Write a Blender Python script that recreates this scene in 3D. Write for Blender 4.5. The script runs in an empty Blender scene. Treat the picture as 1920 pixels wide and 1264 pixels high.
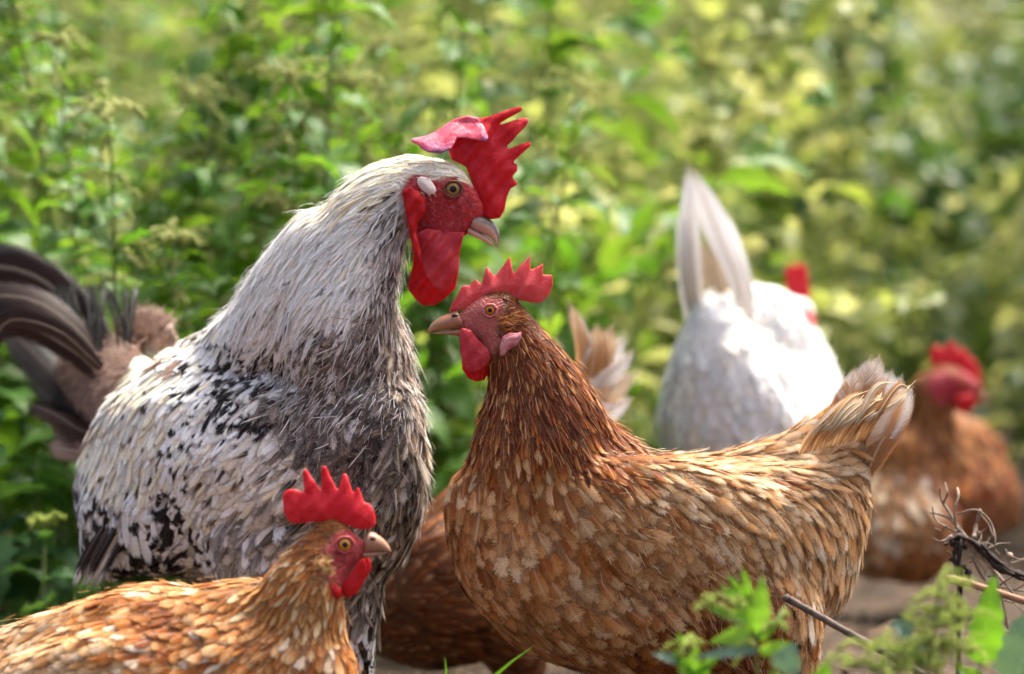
import bpy, bmesh, math, random
import numpy as np
from mathutils import Vector, Matrix
from mathutils.bvhtree import BVHTree
from mathutils.kdtree import KDTree

# ------------------------------------------------------------------ camera, sky, sun, exposure
SC = bpy.context.scene
COL = SC.collection
LENS, HOR = 135.0, 410.0
CAM = np.array((0.0, -3.4, 0.488))
S = 36.0 / LENS / 1920.0
PITCH = math.atan((632 - HOR) * S)
FWD = np.array((0, math.cos(PITCH), -math.sin(PITCH)))
UPV = np.array((0, math.sin(PITCH), math.cos(PITCH)))
RGT = np.array((1.0, 0, 0))

cam = bpy.data.cameras.new('camera')
cam.lens = LENS
cam.sensor_width = 36
cam.clip_start, cam.clip_end = 0.05, 300
cam.dof.use_dof = True
cam.dof.focus_distance = 3.37
cam.dof.aperture_fstop = 3.6
camo = bpy.data.objects.new('camera', cam)
COL.objects.link(camo)
camo.location = CAM
camo.rotation_euler = (math.pi / 2 - PITCH, 0, 0)
SC.camera = camo

SUN_EL, SUN_AZ = math.radians(67), math.radians(52)      # azimuth from +Y (behind the birds) towards +X
w = bpy.data.worlds.new('World')
SC.world = w
w.use_nodes = True
nt = w.node_tree
sky = nt.nodes.new('ShaderNodeTexSky')
sky.sky_type = 'NISHITA'
sky.sun_disc = False
sky.sun_elevation = SUN_EL
sky.sun_rotation = SUN_AZ
sky.air_density = 0.7
sky.dust_density = 8.0
sky.ozone_density = 0.0
nt.links.new(sky.outputs[0], nt.nodes['Background'].inputs[0])
nt.nodes['Background'].inputs[1].default_value = 0.14
sun = bpy.data.lights.new('sun', 'SUN')
sun.energy = 2.8
sun.angle = math.radians(12)
sun.color = (1.0, 0.95, 0.86)
suno = bpy.data.objects.new('sun', sun)
COL.objects.link(suno)
sd = Vector((math.sin(SUN_AZ) * math.cos(SUN_EL), math.cos(SUN_AZ) * math.cos(SUN_EL), math.sin(SUN_EL)))
suno.rotation_euler = sd.to_track_quat('Z', 'Y').to_euler()
SC.view_settings.view_transform = 'Standard'
SC.view_settings.look = 'None'
SC.view_settings.gamma = 1
SC.view_settings.exposure = 1.55
SC.render.engine = 'CYCLES'
SC.cycles.use_denoising = True
SC.cycles.use_adaptive_sampling = True
SC.cycles.adaptive_threshold = 0.03
SC.cycles.adaptive_min_samples = 20
SC.cycles.max_bounces = 5
SC.cycles.transparent_max_bounces = 8
SC.cycles.sample_clamp_indirect = 6

R = random.Random(7)
NR = np.random.RandomState(11)

# ------------------------------------------------------------------ helpers
def P(px, py, d):
    """photo pixel at depth d (metres along the lens axis) -> world point"""
    return CAM + d * FWD + (px - 960) * S * d * RGT + (632 - py) * S * d * UPV

def proj(v):
    v = np.asarray(v) - CAM
    d = v @ FWD
    return 960 + (v @ RGT) / (S * d), 632 - (v @ UPV) / (S * d), d

def ground_depth(px, py):
    r = FWD + (px - 960) * S * RGT + (632 - py) * S * UPV
    return -CAM[2] / r[2]

def lin(h):
    h = h.lstrip('#')
    c = [int(h[i:i + 2], 16) / 255 for i in (0, 2, 4)]
    return tuple(x / 12.92 if x <= 0.04045 else ((x + 0.055) / 1.055) ** 2.4 for x in c)

def norm(a):
    return a / np.maximum(np.linalg.norm(a, axis=-1, keepdims=True), 1e-9)

def catmull(pts, n):
    pts = np.asarray(pts, float)
    if len(pts) < 3:
        t = np.linspace(0, 1, n)[:, None]
        return pts[0] * (1 - t) + pts[-1] * t
    p = np.vstack([2 * pts[0] - pts[1], pts, 2 * pts[-1] - pts[-2]])
    out = []
    m = len(pts) - 1
    for i in range(n):
        f = i / (n - 1) * m
        k = min(int(f), m - 1)
        t = f - k
        a, b, c, d = p[k], p[k + 1], p[k + 2], p[k + 3]
        out.append(0.5 * ((2 * b) + (c - a) * t + (2 * a - 5 * b + 4 * c - d) * t * t + (3 * b - a - 3 * c + d) * t ** 3))
    return np.array(out)

def empty(name, loc, label=None, cat=None, group=None):
    o = bpy.data.objects.new(name, None)
    COL.objects.link(o)
    o.location = loc
    o.empty_display_size = 0.05
    if label: o['label'] = label
    if cat: o['category'] = cat
    if group: o['group'] = group
    return o

def np_mesh(name, v, faces, mats=(), smooth=True):
    """faces: (n,k) int array of equal-sized polygons"""
    me = bpy.data.meshes.new(name)
    v = np.asarray(v, np.float32)
    f = np.asarray(faces, np.int32)
    n, k = f.shape
    me.vertices.add(len(v)); me.vertices.foreach_set('co', v.ravel())
    me.loops.add(n * k); me.loops.foreach_set('vertex_index', f.ravel())
    me.polygons.add(n); me.polygons.foreach_set('loop_start', np.arange(n, dtype=np.int32) * k)
    if smooth: me.polygons.foreach_set('use_smooth', np.ones(n, bool))
    me.update(calc_edges=True)
    for m in mats: me.materials.append(m)
    return me

def add_attr(me, name, arr):
    arr = np.asarray(arr, np.float32)
    if arr.shape[1] == 4:
        a = me.attributes.new(name, 'FLOAT_COLOR', 'POINT'); a.data.foreach_set('color', arr.ravel())
    else:
        a = me.attributes.new(name, 'FLOAT_VECTOR', 'POINT'); a.data.foreach_set('vector', arr.ravel())

def link(name, me, parent=None, kind=None, loc=None):
    o = bpy.data.objects.new(name, me)
    COL.objects.link(o)
    if parent is not None: o.parent = parent
    if kind: o['kind'] = kind
    if loc is not None: o.location = loc
    return o

def rloc(root):
    l = np.zeros(3)
    while root is not None:
        l = l + np.array(root.location); root = root.parent
    return l

# ------------------------------------------------------------------ materials
def new_mat(name):
    m = bpy.data.materials.new(name)
    m.use_nodes = True
    t = m.node_tree
    for n in list(t.nodes): t.nodes.remove(n)
    out = t.nodes.new('ShaderNodeOutputMaterial')
    return m, t, out

class G:
    """tiny node-graph helper"""
    def __init__(s, t): s.t = t
    def n(s, typ, **kw):
        x = s.t.nodes.new(typ)
        for k, v in kw.items(): setattr(x, k, v)
        return x
    def set(s, sock, v):
        if hasattr(v, 'is_linked') or hasattr(v, 'links'): s.t.links.new(v, sock)
        else:
            if isinstance(v, tuple) and len(v) == 3 and len(getattr(sock, 'default_value', (0, 0, 0))) == 4: v = v + (1,)
            sock.default_value = v
    def m(s, op, a, b=0.0, c=0.0, clamp=False):
        x = s.n('ShaderNodeMath', operation=op); x.use_clamp = clamp
        s.set(x.inputs[0], a); s.set(x.inputs[1], b); s.set(x.inputs[2], c)
        return x.outputs[0]
    def mr(s, v, a, b, c=0.0, d=1.0, smooth=False):
        x = s.n('ShaderNodeMapRange'); x.clamp = True
        if smooth: x.interpolation_type = 'SMOOTHSTEP'
        for i, q in enumerate((v, a, b, c, d)): s.set(x.inputs[i], q)
        return x.outputs[0]
    def mix(s, f, a, b, mode='MIX'):
        x = s.n('ShaderNodeMix', data_type='RGBA', blend_type=mode)
        s.set(x.inputs[0], f); s.set(x.inputs[6], a); s.set(x.inputs[7], b)
        return x.outputs[2]
    def noise(s, vec, scale=5, detail=2, rough=0.5, dist=0.0):
        x = s.n('ShaderNodeTexNoise')
        if vec is not None: s.set(x.inputs['Vector'], vec)
        x.inputs['Scale'].default_value = scale; x.inputs['Detail'].default_value = detail
        x.inputs['Roughness'].default_value = rough; x.inputs['Distortion'].default_value = dist
        return x.outputs[0]
    def xyz(s, a, b, c):
        x = s.n('ShaderNodeCombineXYZ')
        for i, q in enumerate((a, b, c)): s.set(x.inputs[i], q)
        return x.outputs[0]
    def attr(s, name): return s.n('ShaderNodeAttribute', attribute_name=name)
    def coord(s, which='Object'): return s.n('ShaderNodeTexCoord').outputs[which]
    def bump(s, h, strength=0.3, dist=0.001):
        x = s.n('ShaderNodeBump'); x.inputs['Strength'].default_value = strength; x.inputs['Distance'].default_value = dist
        s.set(x.inputs['Height'], h)
        return x.outputs[0]
    def bsdf(s, col, rough=0.5, spec=0.5, normal=None, **kw):
        x = s.n('ShaderNodeBsdfPrincipled')
        s.set(x.inputs['Base Color'], col); s.set(x.inputs['Roughness'], rough); s.set(x.inputs['Specular IOR Level'], spec)
        if normal is not None: s.set(x.inputs['Normal'], normal)
        for k, v in kw.items(): s.set(x.inputs[k.replace('_', ' ')], v)
        return x.outputs[0]
    def mixsh(s, f, a, b):
        x = s.n('ShaderNodeMixShader'); s.set(x.inputs[0], f); s.t.links.new(a, x.inputs[1]); s.t.links.new(b, x.inputs[2])
        return x.outputs[0]

def mat_feather():
    m, t, out = new_mat('feather_barbs')
    g = G(t)
    sp = g.n('ShaderNodeSeparateXYZ'); g.set(sp.inputs[0], g.attr('fuv').outputs['Vector'])
    u, s, r = sp.outputs
    A, B, C = g.attr('fcol'), g.attr('ftip'), g.attr('fprm')
    pr = g.n('ShaderNodeSeparateColor'); g.set(pr.inputs[0], C.outputs['Color'])
    tip0, shaft, dens = pr.outputs
    fray = C.outputs['Alpha']
    e = g.m('ABSOLUTE', s)
    sg = g.m('SIGN', s)
    b = g.m('SUBTRACT', u, g.m('MULTIPLY', e, 0.30))
    seed = g.m('ADD', g.m('MULTIPLY', r, 91.7), g.m('MULTIPLY', sg, 13.3))
    nb = g.noise(g.xyz(g.m('MULTIPLY', b, g.m('MULTIPLY', dens, 56.0)), seed, g.m('MULTIPLY', e, 1.2)), 1.0, 1, 0.6)
    nc = g.noise(g.xyz(g.m('MULTIPLY', b, g.m('MULTIPLY', dens, 15.0)), seed, g.m('MULTIPLY', e, 0.6)), 1.0, 1, 0.6)
    nbc = g.mr(nb, 0.3, 0.7)
    ncc = g.mr(nc, 0.32, 0.68)
    # vane outline: barbs of unequal length, splits and a ragged tip
    tp_ = g.mr(u, 0.55, 1.0, 0.0, 1.0)
    edge = g.m('SQRT', g.m('ADD', g.m('MULTIPLY', e, e), g.m('MULTIPLY', tp_, tp_)))
    lim = g.m('SUBTRACT', 1.02, g.m('MULTIPLY', fray, g.m('ADD', g.m('MULTIPLY', ncc, 0.45), g.m('MULTIPLY', nbc, 0.60))))
    al = g.mr(g.m('SUBTRACT', lim, edge), -0.02, 0.26)
    tf = g.mr(g.m('ADD', g.m('SUBTRACT', u, tip0), g.m('MULTIPLY', g.m('SUBTRACT', nc, 0.5), 0.5)), g.m('MULTIPLY', A.outputs['Alpha'], -1.0), A.outputs['Alpha'], 0, 1, True)
    c = g.mix(tf, A.outputs['Color'], B.outputs['Color'])
    c = g.mix(1.0, c, g.xyz(*[g.mr(nb, 0.25, 0.75, 0.72, 1.22)] * 3), 'MULTIPLY')
    shm = g.m('MULTIPLY', g.mr(e, 0.05, 0.13, 1, 0), shaft)
    c = g.mix(shm, c, (0.80, 0.70, 0.55, 1))
    pb = g.bsdf(c, 0.5, 0.14, None)
    tr = g.n('ShaderNodeBsdfTranslucent'); g.set(tr.inputs[0], c)
    sh = g.mixsh(0.2, pb, tr.outputs[0])
    tp = g.n('ShaderNodeBsdfTransparent')
    sh = g.mixsh(al, tp.outputs[0], sh)
    t.links.new(sh, out.inputs[0])
    return m
M_FEATHER = mat_feather()

def mat_body():
    m, t, out = new_mat('skin_and_down')
    g = G(t)
    c = g.attr('skin').outputs['Color']
    f = g.attr('skin').outputs['Alpha']
    co = g.coord()
    n1 = g.noise(co, 260, 4, 0.65, 0.6)
    n2 = g.noise(co, 150, 4, 0.55, 1.6)
    h = g.m('ADD', g.m('MULTIPLY', n1, 0.5), n2)
    c2 = g.mix(1.0, c, g.xyz(*[g.mr(n2, 0.3, 0.7, 0.72, 1.2)] * 3), 'MULTIPLY')
    c2 = g.mix(g.m('MULTIPLY', g.mr(n1, 0.52, 0.7), g.m('MULTIPLY', f, 0.35)), c2, (0.62, 0.25, 0.24, 1))
    sh = g.bsdf(c2, 0.5, 0.35, g.bump(h, 1.0, 0.0035), Subsurface_Weight=g.m('MULTIPLY', f, 0.25), Subsurface_Radius=(0.006, 0.002, 0.001), Subsurface_Scale=0.6)
    t.links.new(sh, out.inputs[0])
    return m
M_BODY = mat_body()

def mat_flesh(name, col, col2, trans=0.18, patch=None):
    m, t, out = new_mat(name)
    g = G(t)
    co = g.coord()
    vo = g.n('ShaderNodeTexVoronoi'); g.set(vo.inputs['Vector'], co); vo.inputs['Scale'].default_value = 620
    n1 = g.noise(co, 85, 5, 0.62, 1.2)
    n2 = g.noise(co, 420, 2, 0.6)
    c = g.mix(g.mr(n1, 0.35, 0.7), col, col2)
    c = g.mix(g.mr(vo.outputs['Distance'], 0.35, 0.0, 0, 0.3), c, tuple(min(1, x * 1.5 + 0.05) for x in col2))
    if patch:
        a = g.attr('patch').outputs['Color']
        sc = g.n('ShaderNodeSeparateColor'); g.set(sc.inputs[0], a)
        c = g.mix(g.m('MULTIPLY', sc.outputs[0], g.mr(n1, 0.2, 0.6)), c, patch)
    h = g.m('ADD', g.m('MULTIPLY', vo.outputs['Distance'], -0.5), g.m('ADD', g.m('MULTIPLY', n1, 2.2), g.m('MULTIPLY', n2, 0.4)))
    pb = g.bsdf(c, 0.42, 0.32, g.bump(h, 0.45, 0.0012), Subsurface_Weight=0.2, Subsurface_Radius=(0.008, 0.0018, 0.0012), Subsurface_Scale=0.6)
    tr = g.n('ShaderNodeBsdfTranslucent'); g.set(tr.inputs[0], c)
    t.links.new(g.mixsh(trans, pb, tr.outputs[0]), out.inputs[0])
    return m
M_COMB_ROOSTER = mat_flesh('rooster_comb_flesh', (0.52, 0.006, 0.014), (0.64, 0.018, 0.030), 0.25)
M_FLAP = mat_flesh('rooster_flap_flesh', (0.55, 0.05, 0.10), (0.66, 0.13, 0.19), 0.1, (0.14, 0.07, 0.20, 1))
M_COMB_HEN = mat_flesh('hen_comb_flesh', (0.64, 0.060, 0.068), (0.74, 0.12, 0.12), 0.25)
M_COMB_RED = mat_flesh('bright_comb_flesh', (0.62, 0.012, 0.025), (0.70, 0.03, 0.04), 0.25)
M_WATTLE = mat_flesh('wattle_flesh', (0.54, 0.006, 0.010), (0.64, 0.015, 0.02), 0.35)
M_WATTLE_FACE = mat_flesh('wattle_rose_flesh', (0.46, 0.02, 0.035), (0.56, 0.05, 0.06), 0.2)
M_LOBE = mat_flesh('pink_lobe_flesh', (0.60, 0.10, 0.13), (0.72, 0.40, 0.42), 0.2)

def mat_plain(name, col, rough=0.5, spec=0.4, noise=0.25, scale=60, bump=0.0, col2=None, trans=0.0):
    m, t, out = new_mat(name)
    g = G(t)
    n = g.noise(g.coord(), scale, 3, 0.6)
    c = g.mix(g.mr(n, 0.3, 0.7), tuple(x * (1 - noise) for x in col), col2 or tuple(min(1, x * (1 + noise)) for x in col))
    sh = g.bsdf(c, rough, spec, g.bump(n, bump, 0.001) if bump else None)
    if trans:
        tr = g.n('ShaderNodeBsdfTranslucent'); g.set(tr.inputs[0], c)
        sh = g.mixsh(trans, sh, tr.outputs[0])
    t.links.new(sh, out.inputs[0])
    return m

def mat_horn(name, base, tip, dark=None):
    """beak horn: colour runs along the beak (attribute bt.x), ridge to edge (bt.y)"""
    m, t, out = new_mat(name)
    g = G(t)
    sp = g.n('ShaderNodeSeparateXYZ'); g.set(sp.inputs[0], g.attr('bt').outputs['Vector'])
    n = g.noise(g.coord(), 220, 3, 0.6)
    c = g.mix(g.mr(g.m('ADD', sp.outputs[0], g.m('MULTIPLY', g.m('SUBTRACT', n, 0.5), 0.3)), 0.15, 0.8), base, tip)
    if dark:
        c = g.mix(g.mr(g.m('ADD', sp.outputs[1], g.m('MULTIPLY', g.m('SUBTRACT', n, 0.5), 0.6)), 0.0, 0.5), c, dark)
    c = g.mix(g.mr(n, 0.4, 0.75, 0, 0.35), c, tuple(x * 0.55 for x in base[:3]))
    t.links.new(g.bsdf(c, 0.32, 0.5, g.bump(n, 0.25, 0.0008), Subsurface_Weight=0.1, Subsurface_Radius=(0.003, 0.002, 0.001), Subsurface_Scale=0.4), out.inputs[0])
    return m
M_BEAK_HEN = mat_horn('hen_beak_horn', (0.33, 0.14, 0.085), (0.40, 0.22, 0.125))
M_BEAK_ROOSTER = mat_horn('rooster_beak_horn', (0.45, 0.27, 0.22), (0.55, 0.40, 0.32), (0.05, 0.045, 0.04))
M_BEAK_ROOSTER_LOW = mat_horn('rooster_lower_beak_horn', (0.48, 0.30, 0.25), (0.60, 0.42, 0.33))
M_NOSTRIL = mat_plain('nostril_dark', (0.03, 0.012, 0.01))
M_LEG = mat_plain('leg_scales', (0.55, 0.40, 0.16), 0.5, 0.4, 0.3, 180, 0.6)

def mat_eye(name, inner, outer):
    m, t, out = new_mat(name)
    g = G(t)
    sp = g.n('ShaderNodeSeparateXYZ'); g.set(sp.inputs[0], g.attr('bt').outputs['Vector'])
    r = sp.outputs[0]
    n = g.noise(g.coord(), 900, 2)
    c = g.mix(g.mr(r, 0.42, 0.85), inner, outer)
    c = g.mix(g.mr(n, 0.3, 0.8, 0, 0.4), c, tuple(x * 0.4 for x in inner[:3]))
    c = g.mix(g.mr(r, 0.44, 0.50, 1, 0), c, (0.004, 0.004, 0.004, 1))
    c = g.mix(g.mr(r, 0.88, 0.96), c, (0.02, 0.012, 0.01, 1))
    t.links.new(g.bsdf(c, 0.12, 0.35, None), out.inputs[0])
    return m
M_EYE_ROOSTER = mat_eye('rooster_iris', (0.36, 0.20, 0.05), (0.22, 0.14, 0.05))
M_EYE_HEN = mat_eye('hen_iris', (0.62, 0.20, 0.02), (0.50, 0.13, 0.02))
M_EYE_AMBER = mat_eye('amber_iris', (0.70, 0.30, 0.03), (0.55, 0.22, 0.04))

# ------------------------------------------------------------------ solid shapes
def ico(sub=2):
    bm = bmesh.new(); bmesh.ops.create_icosphere(bm, subdivisions=sub, radius=1)
    v = np.array([x.co[:] for x in bm.verts]); f = np.array([[q.index for q in x.verts] for x in bm.faces])
    bm.free(); return v, f
ICO_V, ICO_F = ico(2)
ICO3_V, ICO3_F = ico(3)

def remesh(v, f, voxel, smooth_it, factor=0.5):
    me = np_mesh('tmp', v, f)
    o = bpy.data.objects.new('tmp', me); COL.objects.link(o)
    m = o.modifiers.new('r', 'REMESH'); m.mode = 'VOXEL'; m.voxel_size = voxel; m.use_smooth_shade = True
    if smooth_it:
        s = o.modifiers.new('s', 'SMOOTH'); s.iterations = smooth_it; s.factor = factor
    dg = bpy.context.evaluated_depsgraph_get()
    ev = o.evaluated_get(dg).to_mesh()
    V = np.zeros(len(ev.vertices) * 3, np.float32); ev.vertices.foreach_get('co', V); V = V.reshape(-1, 3).astype(float)
    lt = np.zeros(len(ev.polygons), np.int32); ev.polygons.foreach_get('loop_total', lt)
    L = np.zeros(len(ev.loops), np.int32); ev.loops.foreach_get('vertex_index', L)
    N = np.zeros(len(ev.vertices) * 3, np.float32); ev.vertices.foreach_get('normal', N); N = N.reshape(-1, 3).astype(float)
    if (lt == 4).all(): F = L.reshape(-1, 4)
    else:
        F = []; i = 0
        for k in lt:
            q = list(L[i:i + k]); i += k
            F.append(q if k == 4 else (q + [q[-1]])[:4])
        F = np.array(F)
    o.evaluated_get(dg).to_mesh_clear()
    bpy.data.objects.remove(o); bpy.data.meshes.remove(me)
    return V, F, N

def chain_blobs(chains, lat, latx):
    """chains: lists of (px,py,d,r_px,lateral_ratio) -> overlapping ellipsoids"""
    vs, fs, off = [], [], 0
    for ch in chains:
        if len(ch) == 1: sm = np.array(ch, float)
        else: sm = catmull(ch, max(6, len(ch) * 6))
        for px, py, d, r, q in sm:
            c = P(px, py, d); rr = r * S * d
            v = ICO_V * rr
            k = v @ lat
            v = v + np.outer(k * (q - 1), lat)
            vs.append(v + c); fs.append(ICO_F + off); off += len(ICO_V)
    return np.vstack(vs), np.vstack(fs)

def in_poly(x, y, poly):
    x = np.asarray(x); ins = np.zeros(x.shape, bool)
    n = len(poly); j = n - 1
    for i in range(n):
        xi, yi = poly[i]; xj, yj = poly[j]
        c = ((yi > y) != (yj > y)) & (x < (xj - xi) * (y - yi) / (yj - yi + 1e-12) + xi)
        ins ^= c; j = i
    return ins

def poly_dist(x, y, poly):
    d = np.full(np.shape(x), 1e9); n = len(poly)
    for i in range(n):
        ax, ay = poly[i]; bx, by = poly[(i + 1) % n]
        dx, dy = bx - ax, by - ay
        t = np.clip(((x - ax) * dx + (y - ay) * dy) / (dx * dx + dy * dy + 1e-9), 0, 1)
        d = np.minimum(d, np.hypot(x - ax - t * dx, y - ay - t * dy))
    return d

def zt(x0, y0, k, pts): return [(x0 + a / k, y0 + b / k) for a, b in pts]

def blade(name, parent, poly, d, mat, thick=0.004, edge=0.45, soft=14, voxel=0.0009, sm=4, bend=None, wob=0.0, seed=0, patch=None):
    """fleshy sheet with a measured outline, thick inside and thin at its rim; bend(px,py)->depth offset (m)"""
    n = len(poly)
    c = [P(x, y, d) for x, y in poly]
    bm = bmesh.new()
    a = [bm.verts.new(p - FWD * thick) for p in c]; b = [bm.verts.new(p + FWD * thick) for p in c]
    try:
        f1 = bm.faces.new(a); f2 = bm.faces.new(b[::-1])
    except ValueError: pass
    for i in range(n): bm.faces.new((a[i], b[i], b[(i + 1) % n], a[(i + 1) % n]))
    bmesh.ops.triangulate(bm, faces=bm.faces[:])
    bmesh.ops.recalc_face_normals(bm, faces=bm.faces[:])
    bm.verts.index_update()
    v = np.array([x.co[:] for x in bm.verts]); f = np.array([[q.index for q in x.verts] for x in bm.faces]); bm.free()
    V, F, N = remesh(v, f, voxel, sm)
    px, py, dd = proj(V)
    off = (V - CAM) @ FWD - d
    di = poly_dist(px, py, poly)
    k = edge + (1 - edge) * np.clip(di / soft, 0, 1) ** 0.6
    new = off * (k - 1)
    if bend is not None: new = new + bend(px, py)
    if wob:
        new = new + wob * (np.sin(px * 0.09 + seed) * np.cos(py * 0.07 + seed * 2) + 0.5 * np.sin(px * 0.2 + py * 0.16 + seed))
    V = V + np.outer(new, FWD)
    me = np_mesh(name, V - rloc(parent), F, (mat,))
    if patch is not None:
        q = patch(px, py); add_attr(me, 'patch', np.stack([q, q, q, np.ones_like(q)], 1))
    return link(name, me, parent)

def loft(name, parent, st, mat, lat, ring=14, caps=True, attr=True, power=1.0):
    """st: (point3, half_up(m), half_lat(m), up vector) stations -> closed tapered tube"""
    vs, bt = [], []
    n = len(st)
    for i, (c, hu, hl, up) in enumerate(st):
        for j in range(ring):
            a = 2 * math.pi * j / ring
            ca, sa = math.cos(a), math.sin(a)
            ca = math.copysign(abs(ca) ** power, ca)
            vs.append(np.asarray(c) + up * hu * sa + lat * hl * ca)
            bt.append((i / (n - 1), sa, 0))
    f = []
    for i in range(n - 1):
        for j in range(ring):
            k = (j + 1) % ring
            f.append((i * ring + j, i * ring + k, (i + 1) * ring + k, (i + 1) * ring + j))
    m = len(vs)
    vs += [np.asarray(st[0][0]), np.asarray(st[-1][0])]; bt += [(0, 0, 0), (1, 0, 0)]
    for j in range(ring):
        k = (j + 1) % ring
        f.append((k, j, m, m)); f.append(((n - 1) * ring + j, (n - 1) * ring + k, m + 1, m + 1))
    f = [q for q in f]
    me = bpy.data.meshes.new(name)
    me.from_pydata([tuple(x) for x in (np.array(vs) - rloc(parent))], [], [tuple(dict.fromkeys(q)) for q in f])
    me.polygons.foreach_set('use_smooth', np.ones(len(me.polygons), bool))
    me.materials.append(mat); me.update()
    if attr: add_attr(me, 'bt', np.array(bt))
    return link(name, me, parent)

def tube_data(pts, rad, ring=6):
    pts = np.asarray(pts, float); n = len(pts)
    tg = norm(np.gradient(pts, axis=0))
    ref = np.array((0.3, 0.2, 0.93)); a = norm(np.cross(tg, ref) + 1e-6); b = np.cross(tg, a)
    rad = np.broadcast_to(np.asarray(rad, float), (n,))
    an = np.arange(ring) * 2 * math.pi / ring
    v = pts[:, None] + rad[:, None, None] * (a[:, None] * np.cos(an)[None, :, None] + b[:, None] * np.sin(an)[None, :, None])
    f = []
    for i in range(n - 1):
        for j in range(ring):
            k = (j + 1) % ring
            f.append((i * ring + j, (i + 1) * ring + j, (i + 1) * ring + k, i * ring + k))
    v = np.vstack([v.reshape(-1, 3), pts[:1], pts[-1:]])
    m = n * ring
    for j in range(ring):
        k = (j + 1) % ring
        f.append((m, j, k, k)); f.append((m + 1, (n - 1) * ring + k, (n - 1) * ring + j, (n - 1) * ring + j))
    return v, f

def poly_mesh(name, parts, mats):
    """parts: list of (verts, faces[, material index]) joined in one mesh"""
    V, F, MI, off = [], [], [], 0
    for p in parts:
        v, f = p[0], p[1]
        V.append(np.asarray(v)); F += [tuple(dict.fromkeys(int(i) + off for i in q)) for q in f]
        MI += [p[2] if len(p) > 2 else 0] * len(f); off += len(v)
    me = bpy.data.meshes.new(name)
    me.from_pydata(np.vstack(V).tolist(), [], F)
    me.polygons.foreach_set('use_smooth', np.ones(len(me.polygons), bool))
    me.polygons.foreach_set('material_index', np.array(MI, np.int32))
    for m in mats: me.materials.append(m)
    me.update(); return me

# ------------------------------------------------------------------ feathers
PRO_T = np.array((0, .2, .42, .64, .82, .93, 1.0))
PRO_BODY = np.array((.30, .75, .98, 1.0, .96, .86, .70))
PRO_HACKLE = np.array((.50, .90, 1.0, .90, .62, .36, .06))
PRO_STRAND = np.array((.9, 1, .9, .75, .5, .28, .04))
PRO_QUILL = np.array((.45, .85, 1.0, 1.0, .92, .70, .25))

def feather_mesh(name, C, Nn, hw, pro, col, tip, prm, rnd, nv=5, camber=0.25, T=None):
    """C (N,R,3) centre lines, Nn (N,R,3) normals, hw (N,) half widths -> one mesh of N vanes"""
    N, Rr = C.shape[:2]
    tg = norm(np.gradient(C, axis=1))
    side = norm(np.cross(Nn, tg))
    s = np.linspace(-1, 1, nv)
    wv = hw[:, None] * pro[None]
    v = C[:, :, None] + side[:, :, None] * (s[None, None, :, None] * wv[:, :, None, None])
    v = v - Nn[:, :, None] * (camber * (s ** 2)[None, None, :, None] * wv[:, :, None, None])
    v = v.reshape(-1, 3)
    base = np.arange(N)[:, None, None] * (Rr * nv)
    i = np.arange(Rr - 1)[None, :, None]; j = np.arange(nv - 1)[None, None, :]
    a = base + i * nv + j
    f = np.stack([a, a + 1, a + nv + 1, a + nv], -1).reshape(-1, 4)
    me = np_mesh(name, v, f, (M_FEATHER,))
    k = Rr * nv
    uv = np.zeros((N, Rr, nv, 3)); uv[..., 0] = (PRO_T if T is None else T)[None, :, None]; uv[..., 1] = s; uv[..., 2] = rnd[:, None, None]
    add_attr(me, 'fuv', uv.reshape(-1, 3))
    one = np.ones((N, 1)); shp = np.where(np.abs(col - tip).mean(1, keepdims=True) > .3, .05, .17)
    add_attr(me, 'fcol', np.repeat(np.hstack([col, shp]), k, 0))
    add_attr(me, 'ftip', np.repeat(np.hstack([tip, one]), k, 0))
    add_attr(me, 'fprm', np.repeat(prm, k, 0))
    return me

# palettes: (weight, base, tip, tip_start, shaft, fray)
PAL = {}
def pal(name, *rows, dim=1.0, soft=0.0):
    out = []
    for w, a, b, t, sh, fr in rows:
        a, b = np.array(lin(a)) * dim, np.array(lin(b)) * dim
        out.append((w, a, b * (1 - soft) + a * soft, t, sh, fr))
    PAL[name] = out

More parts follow.
